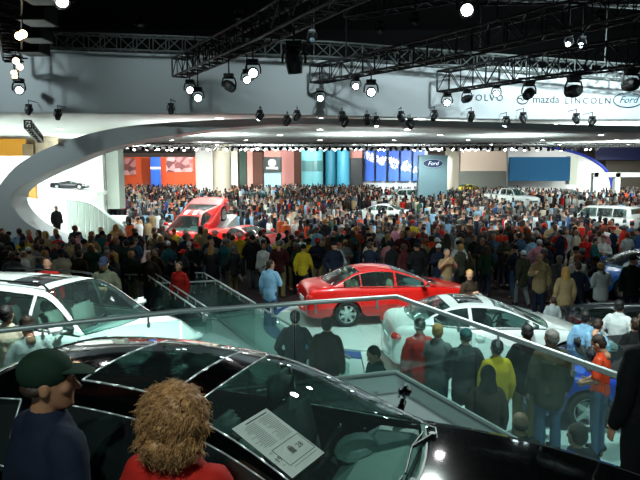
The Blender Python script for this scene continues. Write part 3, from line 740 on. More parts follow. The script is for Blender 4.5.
column(301, 323, 145, 88, TEALC, 'widest teal column, with a darker band around it')
b = bmesh.new(); p = aty(312, 166, 88); r_ = (aty(323, 145, 88).x-aty(301, 145, 88).x)/2
lathe(b, [(r_*1.04, -.75), (r_*1.04, .75)], 28); tag(fin(b, 'column_band', mat('band_grey_teal', '3f6f70', .4), None, (p.x, 88+r_, p.z)), 'dark grey-teal band wrapped around the widest teal column', 'band')
column(325, 336, 146, 90, mat('column_teal_dark', '2f7f96', .5), 'slim teal column beside the widest teal column')
column(337, 350, 146, 88, mat('column_teal_mid', '3587a0', .5), 'teal column left of the black booth panel')
column(447, 461, 148, 70, CREAM, 'pale column standing behind the grey Ford tower')
# ford tower
t = slab('sign_tower', 419, 155, 447, 200, 60, 1.0, mat('tower_grey', '7ea0aa', .35, .3, var=.05), 'tall grey-blue sign tower with a Ford oval near its top', 'sign tower', 0)
p = aty(433, 163.5, 59.95); s = empty('oval_sign', (0, 0, 0)); s.parent = t; s.location = p; ford_oval(s, 1.0, .42, LOGOB, SILV, mat('ford_silver', 'e8eef0', .3, emit=.6, var=0))
# dodge-like dark sign on a light blue block
t = slab('booth_block', 264, 171, 281, 190, 80, 1.5, mat('block_light_blue', 'a8cfdc', .5), 'light blue booth block carrying a dark sign box', 'booth', 0)
t = slab('sign_box', 263, 157, 281, 172, 79.6, 1.8, mat('sign_dark_green', '26322f', .5), 'dark sign box with a white crest above the light blue block', 'sign')
q = aty(272, 163, 79.5); b = bmesh.new(); prism(b, [q+V((.48*math.cos(a)*(1 if math.sin(a) > -.5 else .8), 0, .48*math.sin(a))) for a in [2*PI*k/18 for k in range(18)]], (0, .05, 0)); fin(b, 'crest', LAMPC if False else mat('crest_white', 'f5f8f6', .4, emit=1.2, var=0), t)
b = bmesh.new(); q = aty(272, 168, 79.5); box(b, q, (1.5, .05, .24)); fin(b, 'crest_bar', MATS['crest_white'], t)
PINK = mat('panel_pink', 'c98f84', .7, var=.08); BROWN = mat('panel_brown', '4f2a1a', .7, var=.2); DGRN = mat('panel_green', '1d3a2e', .7)
for u0, u1, v0, m, lab in ((231, 238, 149, CREAM, 'narrow cream panel right of the cream column'), (239, 247, 150, DGRN, 'dark green panel beside the narrow cream panel'), (247, 253, 150, PINK, 'narrow pink panel left of the brown shelving panel'),
                          (253, 263, 152, BROWN, 'brown shelving panel with orange lights, left of the sign box'), (264, 281, 150, PINK, 'pink curtain wall rising above the dark sign box'), (281, 294, 150, mat('curtain_rose', 'b87f78', .8, var=.1), 'rose curtain right of the dark sign box'),
                          (294, 301, 150, BROWN, 'narrow brown panel left of the widest teal column'), (350, 362, 150, PINK, 'pink panel above the black booth panel')):
    slab('display_board', u0, v0, u1, 190, 92, .4, m, lab, 'booth panel', 0)
for v in (154, 160, 166, 172):
    pass
slab('display_board', 349, 158, 362, 190, 90, .5, mat('panel_black', '141c20', .5), 'black booth panel with faint pale lettering', 'booth panel', 0)
# orange-red booth at the left
t = slab('booth_wall', 117, 157, 197, 190, 84, .5, mat('wall_orange_red', 'c24a1c', .7, var=.1), 'orange-red booth wall behind the far left crowd', 'booth wall', 0)
t = slab('banner', 150, 157, 161, 190, 82, .3, mat('banner_blue', '1b57b0', .5), 'tall blue banner with a white stripe on the orange-red booth wall', 'banner', 0)
b = bmesh.new(); box(b, aty(155.5, 168, 81.97), (1.35, .03, .28)); fin(b, 'white_stripe', WHITE, t)
def mural(u0, v0, u1, v1, y, seed, label):
    y = 83.9; p0 = aty(u0, v0, y); p1 = aty(u1, v1, y); m = bpy.data.materials.get('mural') or None
    if not m:
        m = mat('mural', 'b08c88', .6, var=0); nt = m.node_tree; vr = nt.nodes.new('ShaderNodeTexVoronoi'); vr.inputs['Scale'].default_value = 1.3; tc = nt.nodes.new('ShaderNodeTexCoord')
        cr = nt.nodes.new('ShaderNodeValToRGB'); cr.color_ramp.elements[0].color = (.03, .02, .03, 1); cr.color_ramp.elements[1].color = (.75, .5, .5, 1); e = cr.color_ramp.elements.new(.45); e.color = (.35, .08, .07, 1)
        nt.links.new(tc.outputs['Object'], vr.inputs['Vector']); nt.links.new(vr.outputs['Color'], cr.inputs[0]); nt.links.new(cr.outputs[0], nt.nodes['Principled BSDF'].inputs['Base Color'])
    b = bmesh.new(); box(b, (0, 0, 0), (p1.x-p0.x, .12, p0.z-p1.z)); o = fin(b, 'mural_panel', m, None, ((p0.x+p1.x)/2, y, (p0.z+p1.z)/2)); tag(o, label, 'mural')
mural(119, 158, 136, 175, 83, 0, 'dark photo mural at the left end of the orange-red booth wall')
mural(166, 157, 193, 172, 83, 1, 'pale red photo mural right of the blue banner')
# blue panels with white silhouettes
gp = 'blue banners with white figures'
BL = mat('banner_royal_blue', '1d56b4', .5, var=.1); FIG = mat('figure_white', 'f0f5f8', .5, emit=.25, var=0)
rnd = random.Random(4)
labs = ['leftmost', 'second from the left', 'middle', 'second from the right', 'rightmost']
for k, (u0, u1) in enumerate(((365, 374), (376.5, 386), (389, 398.5), (401, 411), (413.5, 424))):
    t = slab('banner', u0, 149, u1, 181, 92, .2, BL, f'royal blue banner with white figures, {labs[k]} of the five', 'banner', group=gp)
    b = bmesh.new()
    for j in range(13):
        u = rnd.uniform(u0+.8, u1-.8); v = 157+(u-365)*.22+rnd.uniform(-4, 4); q = aty(u, v, 91.95); a = rnd.uniform(-.8, .8)
        prism(b, [q+V((x*math.cos(a)-z*math.sin(a), 0, x*math.sin(a)+z*math.cos(a))) for x, z in ((-.12, -.3), (0, -.1), (.14, -.32), (.1, .05), (.3, .22), (.08, .2), (.06, .4), (-.06, .4), (-.08, .2), (-.28, .1), (-.1, .02))], (0, .03, 0))
    fin(b, 'figures', FIG, t)
slab('booth_wall', 363, 147, 427, 190, 93, .5, mat('booth_pale', 'b6c4c6', .6), 'pale booth wall framing the five blue banners', 'booth wall', 0)
# right: white curved wall, cream wall, blue screen, blue edged swoop
slab('booth_wall', 461, 150, 512, 190, 96, .5, mat('booth_cream', 'd9c8b6', .6, var=.05), 'cream booth wall left of the big blue screen', 'booth wall', 2.6)
slab('booth_wall', 455, 171, 512, 190, 95, .5, mat('booth_grey_low', '6a6f68', .6), 'low grey wall under the cream booth wall', 'booth wall', 0)
sw = [(508, 141), (540, 146), (575, 153), (597, 163), (609, 176), (612, 192)]
line = smooth_line([aty(u, v, 74) for u, v in sw])
b = bmesh.new(); prism(b, [aty(508, 192, 74)]+line, (0, .6, 0)); tag(fin(b, 'curved_wall', WHITE), 'bright white wall with a sweeping curved top edge', 'booth wall')
b = bmesh.new(); tube(b, [p+V((0, -.1, .05)) for p in line], .16, 8); tag(fin(b, 'blue_edge_trim', mat('trim_blue', '1c2f8c', .4, emit=.3)), 'dark blue curved trim following the white wall edge', 'trim')
t = slab('video_screen', 510, 157, 570, 181, 70, .4, mat('screen_blue', '0f4c70', .9, emit=.03, var=.08, scale=.4), 'large plain blue screen in front of the bright white wall', 'screen')
slab('screen_frame', 570.5, 156, 577, 183, 70, 1.2, mat('frame_pale', 'c2cdbc', .5), 'pale side block at the right end of the blue screen', 'frame', 2.0)
slab('booth_wall', 596, 146, 700, 160, 76, .4, mat('wall_deep_blue', '101c4a', .5), 'deep blue band high on the far right booth', 'booth wall')
slab('booth_wall', 606, 160, 700, 190, 78, .4, mat('wall_slats', '4a463a', .6, var=.4, scale=8), 'brown shelved wall at the far right behind the portal', 'booth wall', 0)
b = bmesh.new()
q0 = aty(593, 172.5, 62); q1 = aty(700, 177, 62); box(b, ((q0.x+q1.x)/2, 62, (q0.z+q1.z)/2), (q1.x-q0.x, .6, q0.z-q1.z)); box(b, (q0.x+.2, 62, q0.z/2), (.5, .6, q0.z)); box(b, (aty(617, 172, 62).x, 62, q0.z/2-.02), (.5, .6, q0.z-.04))
tag(fin(b, 'portal_frame', mat('portal_grey', '8f9996', .5)), 'square grey portal frame standing at the far right', 'portal')
# ------------------------------------------------------------------ inside of the arch: white stage, walls, ramp, ledge car
b = bmesh.new(); box(b, (-23.5, 37.5, .25), (21, 17, .5), bev=.05); tag(fin(b, 'white_stage', WHITE), 'wide white raised stage seen through the arch', 'stage')
slab('white_wall', 60, 155, 105.5, 233, 41, .5, WHITE, 'tall bright white wall seen through the arch', 'booth wall', .5)
p0 = aty(105.5, 158, 41); p1 = aty(118, 160, 38.5)
b = bmesh.new(); prism(b, [V((p0.x, 41, 1.3)), V((p1.x, 38.5, 1.5)), V((p1.x, 38.5, 5.6)), V((p0.x, 41, 5.6))], (.2, .5, 0)); tag(fin(b, 'wall_return', mat('wall_return_grey', '848f86', .6)), 'pale grey end panel at the right edge of the tall white wall', 'booth wall')
slab('white_wall', -60, 156, 64, 215, 46, .5, mat('white_far', 'dfe8e2', .6), 'white back wall at the far left of the arch', 'booth wall', .5)
# ledge with concept car
q = aty(64, 189, 38.5); b = bmesh.new(); prism(b, [q+V(p) for p in ((-1.5, 0, .12), (1.9, 0, -.2), (2.0, 0, -.40), (.6, 0, -.36), (-1.4, 0, -.05))], (0, 2.3, 0)); tag(fin(b, 'display_ledge', WHITE), 'thin white ledge holding a small silver car on the white wall', 'ledge')
q = aty(44, 178, 44); b = bmesh.new()
for k in range(3): box(b, (aty(16+k*7, 186, 44).x, 44, 2.2), (.9, .3, 1.2))
tag(fin(b, 'wood_counter', mat('wood_orange', '9a6a2c', .6, var=.2)), 'orange wooden counter at the left end inside the arch', 'counter')
# stair balustrade of vertical panels
b = bmesh.new(); FR = mat('frosted_panel', '8a9c92', .35, var=.05)
top = [(66, 200), (84, 202), (98, 208), (112, 219), (124, 227)]; bal = empty('stair_balustrade', (0, 0, 0), 0, 'balustrade of tall frosted panels stepping down inside the arch', 'balustrade')
tp = smooth_line([aty(u, v, 33-.6*i) for i, (u, v) in enumerate(top)], 3)
for i in range(len(tp)-1):
    a, c = tp[i], tp[i+1]; b = bmesh.new(); d = (c-a)*.06
    prism(b, [a+d, c-d, V((c.x, c.y, .05))-V((d.x, 0, 0)), V((a.x, a.y, .05))+V((d.x, 0, 0))], (0, .06, 0)); fin(b, 'panel', FR, bal)
b = bmesh.new(); tube(b, [p+V((0, 0, .05)) for p in tp], .06, 8); fin(b, 'handrail', STEEL, bal)
b = bmesh.new(); prism(b, [aty(18, 196, 36), aty(60, 203, 36), aty(60, 209, 36), aty(18, 206, 36)], (0, .1, 0)); tag(fin(b, 'glass_barrier', mat('barrier_frost', 'b4cfd0', .3)), 'frosted barrier along the left side of the white stage', 'barrier')
# ------------------------------------------------------------------ upper left beyond the arch
slab('lit_panel', -60, 138, 26, 178, 52, .4, mat('panel_yellow_glow', 'd9a23c', .6, emit=.55), 'warm yellow lit panel beyond the arch at the left edge', 'panel')  # emission puts the warm light on this wall into its material
column(30, 52, 130, 47, mat('column_taupe', '857a66', .7), 'taupe column at the far left above the arch')
slab('dark_panel', 22, 144, 34, 170, 47, .3, mat('panel_taupe', '6a5c40', .7), 'narrow taupe panel between the yellow panel and the column', 'panel')
BLK += [(-34.5, -12.5, 28.5, 46.5), (7, 60, 73.3, 112), (24, 60, 61.2, 62.8), (-60, 60, 83, 112)]

# ================================================================== TRUSSES AND LAMPS
def truss(pts, wd, hg, label, step=.6, m=BLACK, r=.035, cable=12.5):
    """box truss along a polyline of its bottom centre line"""
    b = bmesh.new(); P = [V(p) for p in pts]; L = sum((P[i+1]-P[i]).length for i in range(len(P)-1)); n = max(2, int(L/step)); S_ = []
    for k in range(n+1):
        d = L*k/n
        for i in range(len(P)-1):
            l = (P[i+1]-P[i]).length
            if d <= l+1e-6: break
            d -= l
        t = (P[i+1]-P[i]).normalized(); s = t.cross(V((0, 0, 1))).normalized(); c = P[i]+t*min(d, l)
        S_.append([c+s*wd/2, c-s*wd/2, c-s*wd/2+V((0, 0, hg)), c+s*wd/2+V((0, 0, hg))])
    for j in range(4): tube(b, [q[j] for q in S_], r, 6)
    for k in range(n):
        for j in range(4):
            a, c = (j, (j+1) % 4) if k % 2 else ((j+1) % 4, j); tube(b, [S_[k][a], S_[k+1][c]], r*.55, 4)
        for j in range(4): tube(b, [S_[k][j], S_[k][(j+1) % 4]], r*.55, 4)
    for q_ in (.12, .5, .88):
        c_ = S_[int(n*q_)]; m_ = (c_[2]+c_[3])/2
        if cable and m_.z < 12.4: tube(b, [m_, V((m_.x, m_.y, cable))], .02, 4)
    for j in range(4): tube(b, [S_[-1][j], S_[-1][(j+1) % 4]], r, 6); tube(b, [S_[0][j], S_[0][(j+1) % 4]], r, 6)
    return tag(fin(b, 'lighting_truss', m), label, 'truss')
def az(u, v, z): return atz(u, v, z)
T1 = [az(180, 77, 7.35), az(262, 42, 7.35), az(345, 2, 7.35), (2.5, 9.0, 7.35)]
T2 = [az(316, 83, 7.3), az(430, 62, 7.3), az(560, 34, 7.3), (9.0, 9.5, 7.3)]
T3 = [az(443, 92, 6.95), az(540, 78, 6.95), az(640, 66, 6.95), (16, 14.5, 6.95)]
truss(T1, .55, .62, 'black box truss slanting from its end above the left bulkhead up to the picture top')
truss(T2, .55, .62, 'middle black box truss with a lamp hanging under its left end')
truss(T3, .6, .75, 'black box truss running in front of the brand lettering at the right')
truss([aty(-60, 44, 24), aty(330, 58, 24), aty(700, 86, 24)], .5, .55, 'long grey truss along the top edge of the grey bulkhead', m=mat('truss_grey', '59605d', .5, .4))
truss([(-14, 20.5, 10.3), (14, 19.5, 10.3)], .6, .6, 'long black truss high in the dark roof, in front of the grey one')
truss([(-14, 15.0, 9.6), (15, 14.0, 9.6)], .6, .6, 'black truss crossing the dark roof nearest the top edge')
truss([(1, 22, 9.2), (14, 12, 9.2)], .6, .6, 'diagonal black truss in the dark roof above the right trusses')
truss([(-2, 10.5, 9.0), (9, 16.5, 9.0)], .6, .6, 'black truss slanting through the dark roof behind the brightest lamp')
truss([(-3, 23.5, 10.8), (15, 23.0, 9.6)], .5, .5, 'thin black truss sloping down to the right over the bulkhead', m=MATS['truss_grey'])
truss([(4, 17.5, 8.6), (16, 17.0, 8.6)], .6, .6, 'black truss above the lettering truss at the right')
truss([(-11.3, 23.4, 8.0), (-6.8, 14, 8.0), (-5, 10, 8.0)], .6, .6, 'short black truss carrying warm lamps at the upper left')
truss([aty(40, 142, 30), aty(28, 128, 25.6)], .25, .3, 'thin truss arm reaching in front of the taupe column', cable=None)
def fixture(loc, aim, s=1., lens=LAMPW, label='', group=None, lit=True, drop=.35, arm=0, bar=0):
    """moving head lamp: clamp, base, yoke, head, lens"""
    root = empty('stage_lamp', loc, 0, label, 'stage lamp', group); root.scale = (s, s, s)
    b = bmesh.new(); box(b, (0, 0, -.06), (.34, .26, .12), bev=.02); tube(b, [(0, 0, 0), (0, 0, drop)], .025, 6)
    if bar: tube(b, [(-bar, 0, drop), (bar, 0, drop)], .03, 6); tube(b, [(0, -bar, drop), (0, bar, drop)], .03, 6)
    if arm: tube(b, [(0, 0, drop-.03), (0, arm, drop-.03)], .025, 6)
    fin(b, 'base', BLACK, root)
    b = bmesh.new(); tube(b, [(.05, 0, -.12), (.20, 0, -.16), (.24, 0, -.30), (.24, 0, -.44)], .028, 6); tube(b, [(-.05, 0, -.12), (-.20, 0, -.16), (-.24, 0, -.30), (-.24, 0, -.44)], .028, 6)
    tube(b, [(-.2, 0, -.15), (.2, 0, -.15)], .03, 6); fin(b, 'yoke', BLACK, root)
    d = (V(aim)-(V(loc)+V((0, 0, -.42*s)))).normalized(); q = d.to_track_quat('Z', 'Y').to_matrix().to_4x4(); M = Matrix.Translation((0, 0, -.42)) @ q
    b = bmesh.new(); lathe(b, [(.001, -.26), (.11, -.26), (.17, -.16), (.19, 0), (.17, .10), (.15, .24), (.135, .24), (.125, .21)], 16, M); h = fin(b, 'lamp_head', BLACK, root, smooth=False)
    b = bmesh.new(); lathe(b, [(.001, .235), (.08, .228), (.128, .21)], 16, M); fin(b, 'lens', lens if lit else mat('lens_off', '39464a', .1), h, smooth=True)
    return root
TR = {1: T1, 2: T2, 3: T3}
def hang(u, v, z, aim, s, lens, label, lit=True, group=None):
    """lamp seen at pixel (u, v), hung by a rod from the truss above it, or (z > 8) from a roof beam"""
    s *= .85; k = 1 if u < 300 else 2 if u < 430 else 3; best = None
    if z < 8:
        P = [V(p) for p in TR[k]]
        for i in range(len(P)-1):
            for j in range(41):
                p = P[i].lerp(P[i+1], j/40); e = abs(p.x/p.y-(u-320)/FPX)
                if best is None or e < best[0]: best = (e, p)
        yy = best[1].y; zt = best[1].z
        if abs(u-19) < 2: yy, zt = 23.0, 8.0
        c = aty(u, v, yy); c.z = min(c.z, zt-.5*s)
    else: c = atz(u, v, z); zt = 12.4
    fixture((c.x, c.y, c.z+.42*s), aim, s, lens, label, group, lit, drop=max(.1, (zt-c.z)/s-.40), bar=.38)
CT = (0, 3, 2)
hang(19, 90, 6.9, (-.3, 2, 3.6), 1.15, LAMPC, 'lit moving lamp hanging under the warm lamp cluster')
hang(190, 90, 6.8, (0, 2, 3.8), 1.0, LAMPC, 'left of the paired lit lamps under the slanting truss end')
hang(198, 98, 6.6, (0, 2, 3.8), 1.0, LAMPC, 'right of the paired lit lamps under the slanting truss end')
hang(229, 86, 6.7, (6, 10, 0), 1.0, LAMPW, 'unlit lamp tilted sideways right of the paired lamps', False)
hang(253, 73, 6.9, (0, 1, 4), 1.0, LAMPW, 'brightest lit lamp under the middle of the slanting truss')
hang(247, 80, 6.8, (0, 1, 4), .8, LAMPC, 'smaller lit lamp just left of the brightest slanting truss lamp')
hang(294, 62, 7.0, (0, 16, 0), 1.3, LAMPW, 'large unlit black lamp between the slanting and middle trusses', False)
hang(320, 98, 6.7, (1, 2, 3), 1.0, LAMPC, 'lit lamp under the left end of the middle truss')
hang(371, 92, 6.7, (1, 0, 3.2), 1.15, LAMPC, 'lit lamp with a round yoke right of the middle truss end')
hang(356, 44, 7.2, (0, 0, 4), .9, LAMPW, 'bright tilted lamp high on the middle truss')
hang(447, 100, 6.6, (1, 1, 3.2), 1.0, LAMPC, 'lit lamp under the left end of the lettering truss')
hang(467, 94, 6.7, (-6, 16, 2), .9, LAMPW, 'unlit tilted lamp beside the V of the VOLVO lettering', False)
hang(497, 72, 7.2, (1, 0, 4), .8, LAMPC, 'lit lamp on the lettering truss above VOLVO')
hang(529, 89, 6.8, (1, 13, 2), 1.1, LAMPW, 'unlit boxy lamp above the mazda lettering', False)
hang(574, 82, 6.9, (6, 25, 6.5), 1.25, LAMPC, 'lit lamp with a square yoke washing the lettering')
hang(631, 84, 6.9, (8, 25, 6.5), 1.2, LAMPC, 'lamp tilted over the Ford oval at the right edge')
hang(467, 10, 8.0, (0, 0, 4.1), 1.25, mat('lamp_lens_hot', (1, 1, 1), .3, emit=90, var=0), 'very bright lamp at the top right of centre')
hang(62, 1, 8.0, (0, 0, 4.1), 1.25, MATS['lamp_lens_hot'], 'very bright lamp at the top left corner')
for i, (u, v) in enumerate(((312, 38), (239, 18), (569, 43), (582, 44), (380, 30), (415, 22), (600, 20), (140, 24))):
    hang(u, v, 8.6, (0, 10, 0), .8, LAMPO if i in (0, 1) else LAMPC, 'dark lamp hung in the roof space, '+['beside the small green-lit fitting', 'left of centre near the picture top', 'above the mazda lettering, left one of two', 'above the mazda lettering, right one of two', 'above the round yoke lamp', 'left of the very bright right lamp', 'near the top right corner', 'right of the top left bright lamp'][i], i in (2, 3))
# warm par cans at the upper left
for i, (u, v) in enumerate(((19, 36), (23, 34), (16, 61), (20, 67), (14, 73), (15, 77))):
    c = atz(u, v, 7.5-.02*i); root = empty('par_can', (c.x, c.y, c.z), 0, 'small warm lit can lamp, '+['upper left of the top pair', 'upper right of the top pair', 'top of the lower four', 'second of the lower four', 'third of the lower four', 'lowest of the warm cluster'][i], 'stage lamp', 'warm lamps at the upper left')
    d = (V((0, 0, 4.2))-c).normalized(); q = d.to_track_quat('Z', 'Y').to_matrix().to_4x4()
    b = bmesh.new(); lathe(b, [(.001, -.3), (.09, -.28), (.10, 0), (.115, .02), (.105, .02)], 14, q); tube(b, [(0, 0, 0), (0, 0, .55)], .015, 5); tube(b, [(-.35, 0, .54), (.35, 0, .54)], .03, 5); fin(b, 'can', BLACK, root)
    b = bmesh.new(); lathe(b, [(.001, .01), (.10, .0)], 14, q); fin(b, 'lens', LAMPO, root)
# lamp cluster box at the upper left
for k in range(4):
    yk = 21.5-2.3*k; b = bmesh.new(); box(b, (-6.8-(yk-14)*.479+.75, yk, 8.3), (.75, .9, .8), bev=.03); box(b, (-6.8-(yk-14)*.479+.75, yk-.46, 8.3), (.6, .03, .6)); tube(b, [(-6.8-(yk-14)*.479+.2, yk, 8.5), (-6.8-(yk-14)*.479+.8, yk, 8.5)], .03, 5)
    tag(fin(b, 'dimmer_rack', BLACK), 'black equipment box on the upper left truss, '+['farthest', 'second farthest', 'second nearest', 'nearest'][k]+' of four', 'equipment', 'black boxes on the upper left truss')
# small spots along the lip
lipn = [(29, 112), (58, 117), (171, 111), (260, 118), (287, 123), (297, 118), (342, 119), (345, 124), (367, 122), (376, 124), (401, 119), (410, 126), (434, 118), (471, 119), (506, 124), (523, 120), (576, 121), (592, 124)]
for i, (u, v) in enumerate(lipn):
    c = aty(u, v, 24.2); fixture((c.x, c.y, c.z+.3), (c.x+random.uniform(-4, 4), c.y+random.uniform(-5, 2), 0), .62, LAMPC, f'small spotlight on the bulkhead lip, number {i+1} of {len(lipn)} counted from the left', 'small spotlights along the bulkhead lip', i in (3, 9, 14), drop=.25, arm=1.3)
# far rows of lamps under the white ceiling
row = [(x_, 59.75 if j % 2 else 60.25) for j, x_ in enumerate([-24+.58*k for k in range(88)])]
truss([(-27, 60, 5.92), (30, 60, 5.92)], .5, .35, 'far thin truss of many small lamps under the white ceiling', 1.2, r=.04, cable=None)
fx = None
for j, (x_, y_) in enumerate(row):
    if fx is None:
        fx = empty('truss_spot', (x_, y_, 5.9), 0, 'tiny lamp in the far row under the white ceiling', 'stage lamp', 'tiny lamps in the far row')
        b = bmesh.new(); lathe(b, [(.001, .2), (.12, .18), (.15, -.2), (.13, -.2)], 10); fin(b, 'can', BLACK, fx); b = bmesh.new(); lathe(b, [(.001, -.19), (.13, -.19)], 10); fin(b, 'lens', LAMPW, fx)
        cur = fx
    else: cur = copy_tree(fx)
    cur.location = (x_, y_, 5.80-.06*random.random()); cur.rotation_euler = (random.uniform(-.9, .9), random.uniform(-.9, .9), 0)

# ================================================================== STAGES
def disc(name, c, r, z0, z1, m, label, edge=None):
    b = bmesh.new(); lathe(b, [(.001, z0), (r, z0), (r, z1-.02), (r-.02, z1), (.001, z1)], 64); bmesh.ops.remove_doubles(b, verts=b.verts, dist=.0015)
    return tag(fin(b, name, m, None, (c[0], c[1], 0)), label, 'display stage')
STF = mat('stage_floor_grey', '9fb3b0', .35, var=.05, scale=1.5); BLUEC = mat('stage_blue_edge', '1c3f78', .4, var=.1); STL = mat('stage_floor_light', 'b9c6c2', .3, var=.04)
b = bmesh.new(); prism(b, [V(p) for p in ((-6.2, 7.2, 0), (8.5, 5.0, 0), (9.0, 12.5, 0), (5.5, 18.6, 0), (-.5, 18.9, 0), (-3.6, 16.5, 0), (-6.0, 12.4, 0))], (0, 0, .04)); tag(fin(b, 'stage_floor', STF), 'smooth pale grey-green stage floor around the display cars', 'stage floor')
disc('turntable_surround', (1.75, 16.1), 3.25, .04, .10, BLUEC, 'dark blue ring around the red sedan turntable')
disc('turntable', (1.75, 16.1), 2.95, .10, .17, STL, 'round pale turntable under the red sedan')
b = bmesh.new(); prism(b, [V(p) for p in ((.9, 11.0, .04), (6.2, 10.9, .04), (6.2, 13.6, .04), (.9, 13.6, .04))], (0, 0, .08)); tag(fin(b, 'car_platform', STL), 'low pale platform under the white hatchback', 'display stage')
b = bmesh.new(); lathe(b, [(.001, .04), (2.75, .04), (2.75, .68), (2.72, .70), (.001, .70)], 64); tag(fin(b, 'turntable', mat('turntable_grey', '6c807f', .4), None, (-4.03, 10.6, 0)), 'raised pale turntable under the white wagon', 'display stage')
# raised deck in the foreground
DK = mat('deck_grey', '8b9a9a', .5, var=.08, scale=3)
b = bmesh.new(); prism(b, [V(p) for p in ((-6.5, -3, 1.45), (-6.5, 4.15, 1.45), (-3.05, 5.9, 1.45), (.97, 7.42, 1.45), (2.28, 4.62, 1.45), (3.9, .9, 1.45), (3.9, -3, 1.45))], (0, 0, .20)); tag(fin(b, 'raised_deck', DK), 'raised grey deck carrying the black sedan', 'platform')
b = bmesh.new(); prism(b, [V(p) for p in ((-6.3, -2.8, 0), (-6.3, 4.0, 0), (-3.0, 5.7, 0), (.85, 7.2, 0), (2.1, 4.5, 0), (3.7, .8, 0), (3.7, -2.8, 0))], (0, 0, 1.45)); tag(fin(b, 'deck_skirt', mat('skirt_dark', '1d2628', .6)), 'dark skirt wall below the raised grey deck', 'platform')
def railing(pts, zb, h, label, posts=True, pr=.03, gap=.09, post_step=None, low=False):
    root = empty('glass_railing', (0, 0, 0), 0, label, 'railing'); P = [V((p[0], p[1], zb)) for p in pts]; root.location = P[0]; o = P[0]
    b = bmesh.new(); tube(b, [p-o+V((0, 0, h)) for p in P], pr, 10); fin(b, 'handrail', STEEL, root, smooth=True)
    for i in range(len(P)-1):
        a, c = P[i]-o, P[i+1]-o; L = (c-a).length; n = max(1, round(L/(post_step or 1.5)))
        for k in range(n):
            p, q = a+(c-a)*(k/n), a+(c-a)*((k+1)/n); d = (q-p).normalized()*.012
            b = bmesh.new(); nrm = d.cross(V((0, 0, 1))).normalized()*.012
            prism(b, [p+d+V((0, 0, .0)), q-d+V((0, 0, .0)), q-d+V((0, 0, h-gap)), p+d+V((0, 0, h-gap))], nrm); fin(b, 'glass_panel', GLASS, root)
            for s in (.2, .8):
                m_ = p+(q-p)*s; b = bmesh.new(); tube(b, [m_+V((0, 0, h-gap-.05)), m_+V((0, 0, h-.01))], .012, 6); box(b, m_+V((0, 0, h-gap-.02)), (.03, .03, .04)); fin(b, 'clamp', STEEL, root)
    b = bmesh.new()
    for i in range(len(P)-1): tube(b, [P[i]-o+V((0, 0, .03)), P[i+1]-o+V((0, 0, .03))], .025, 6)
    fin(b, 'base_rail', STEEL, root)
    return root
railing([(-6.3, 4.3), (-3.05, 5.82), (-1.52, 6.6), (.93, 7.36), (2.2, 4.64), (3.75, 1.1)], 1.65, .97, 'near glass railing with steel handrail around the raised deck', pr=.028)
railing([atz(125, 274.5, 1.1), atz(147, 275, 1.1), atz(207, 316, 1.1)], .04, 1.06, 'glass railing behind the white wagon hood, turning towards the camera', pr=.022)
railing([atz(148, 269, 1.1), atz(212, 311, 1.1)], .04, 1.06, 'single slanting glass railing left of the blue shirted man', pr=.02)
railing([atz(158, 283.5, 1.1), atz(217, 281, 1.1), atz(285, 322, 1.1), atz(350, 358, 1.1)], .04, 1.06, 'long glass railing slanting down between the dark figures', pr=.024)
railing([atz(195, 273, 1.1), atz(204, 273, 1.1), atz(255, 303, 1.1)], .04, 1.06, 'far glass railing just behind the long slanting one', pr=.02)

# ================================================================== CARS IN PLACE
R_ = math.radians
# black sedan on the deck: heading 20 degrees clockwise from +x
blk, info = car('car', 'glossy black sedan filling the foreground with a paper sheet on its windshield', 'car',
    dict(ws=(.66, -.41), rw=.53, W=1.74, hb=.81, bul=.05, ms=.55, mirror=.42, roof=(-1.6,), rg=-2.32, wins=[(-1.95, -1.32), (-1.22, -.34), (-.26, .52)], wsglass=SHIELD, wtrim=TRIMB, H=1.43,
         top=[(-2.45, .62), (-2.41, .86), (-2.25, .97), (-1.8, .98), (-.6, .95), (.7, .94), (1.2, .91), (1.9, .80), (2.25, .66), (2.37, .48)], srtrim=TRIMB, er=.0048),
    P_BLACK, (-.149, 3.246, 1.65), R_(-20), TINT, sunroof=(-1.06, -.52, False), trim=TRIMB, seat='3a4646', handles=CHROME)
# cowl and wipers of the black sedan
b = bmesh.new()
tfk = info['topf']
cwl = [V((.70-.02*abs(q)-.10*(q/.66)**2, q, tfk(.68)+.012)) for q in [-.66+.11*j for j in range(13)]]
tube(b, cwl, .028, 6); fin(b, 'cowl', DARK, blk)
for y0, y1 in ((.50, -.06), (-.08, -.58)):
    b = bmesh.new(); P0 = V((.68, y0, tfk(.68)+.035)); P1 = V((.615, (y0+y1)/2, 1.012)); P2 = V((.64, y1, 1.0))
    tube(b, [P0, P1], .010, 6); tube(b, [P1+V((.02, .22, -.005)), P1, P2], .007, 6); tube(b, [P0-V((0, 0, .03)), P0+V((0, 0, .012))], .022, 8); fin(b, 'wiper', BLACK, blk)
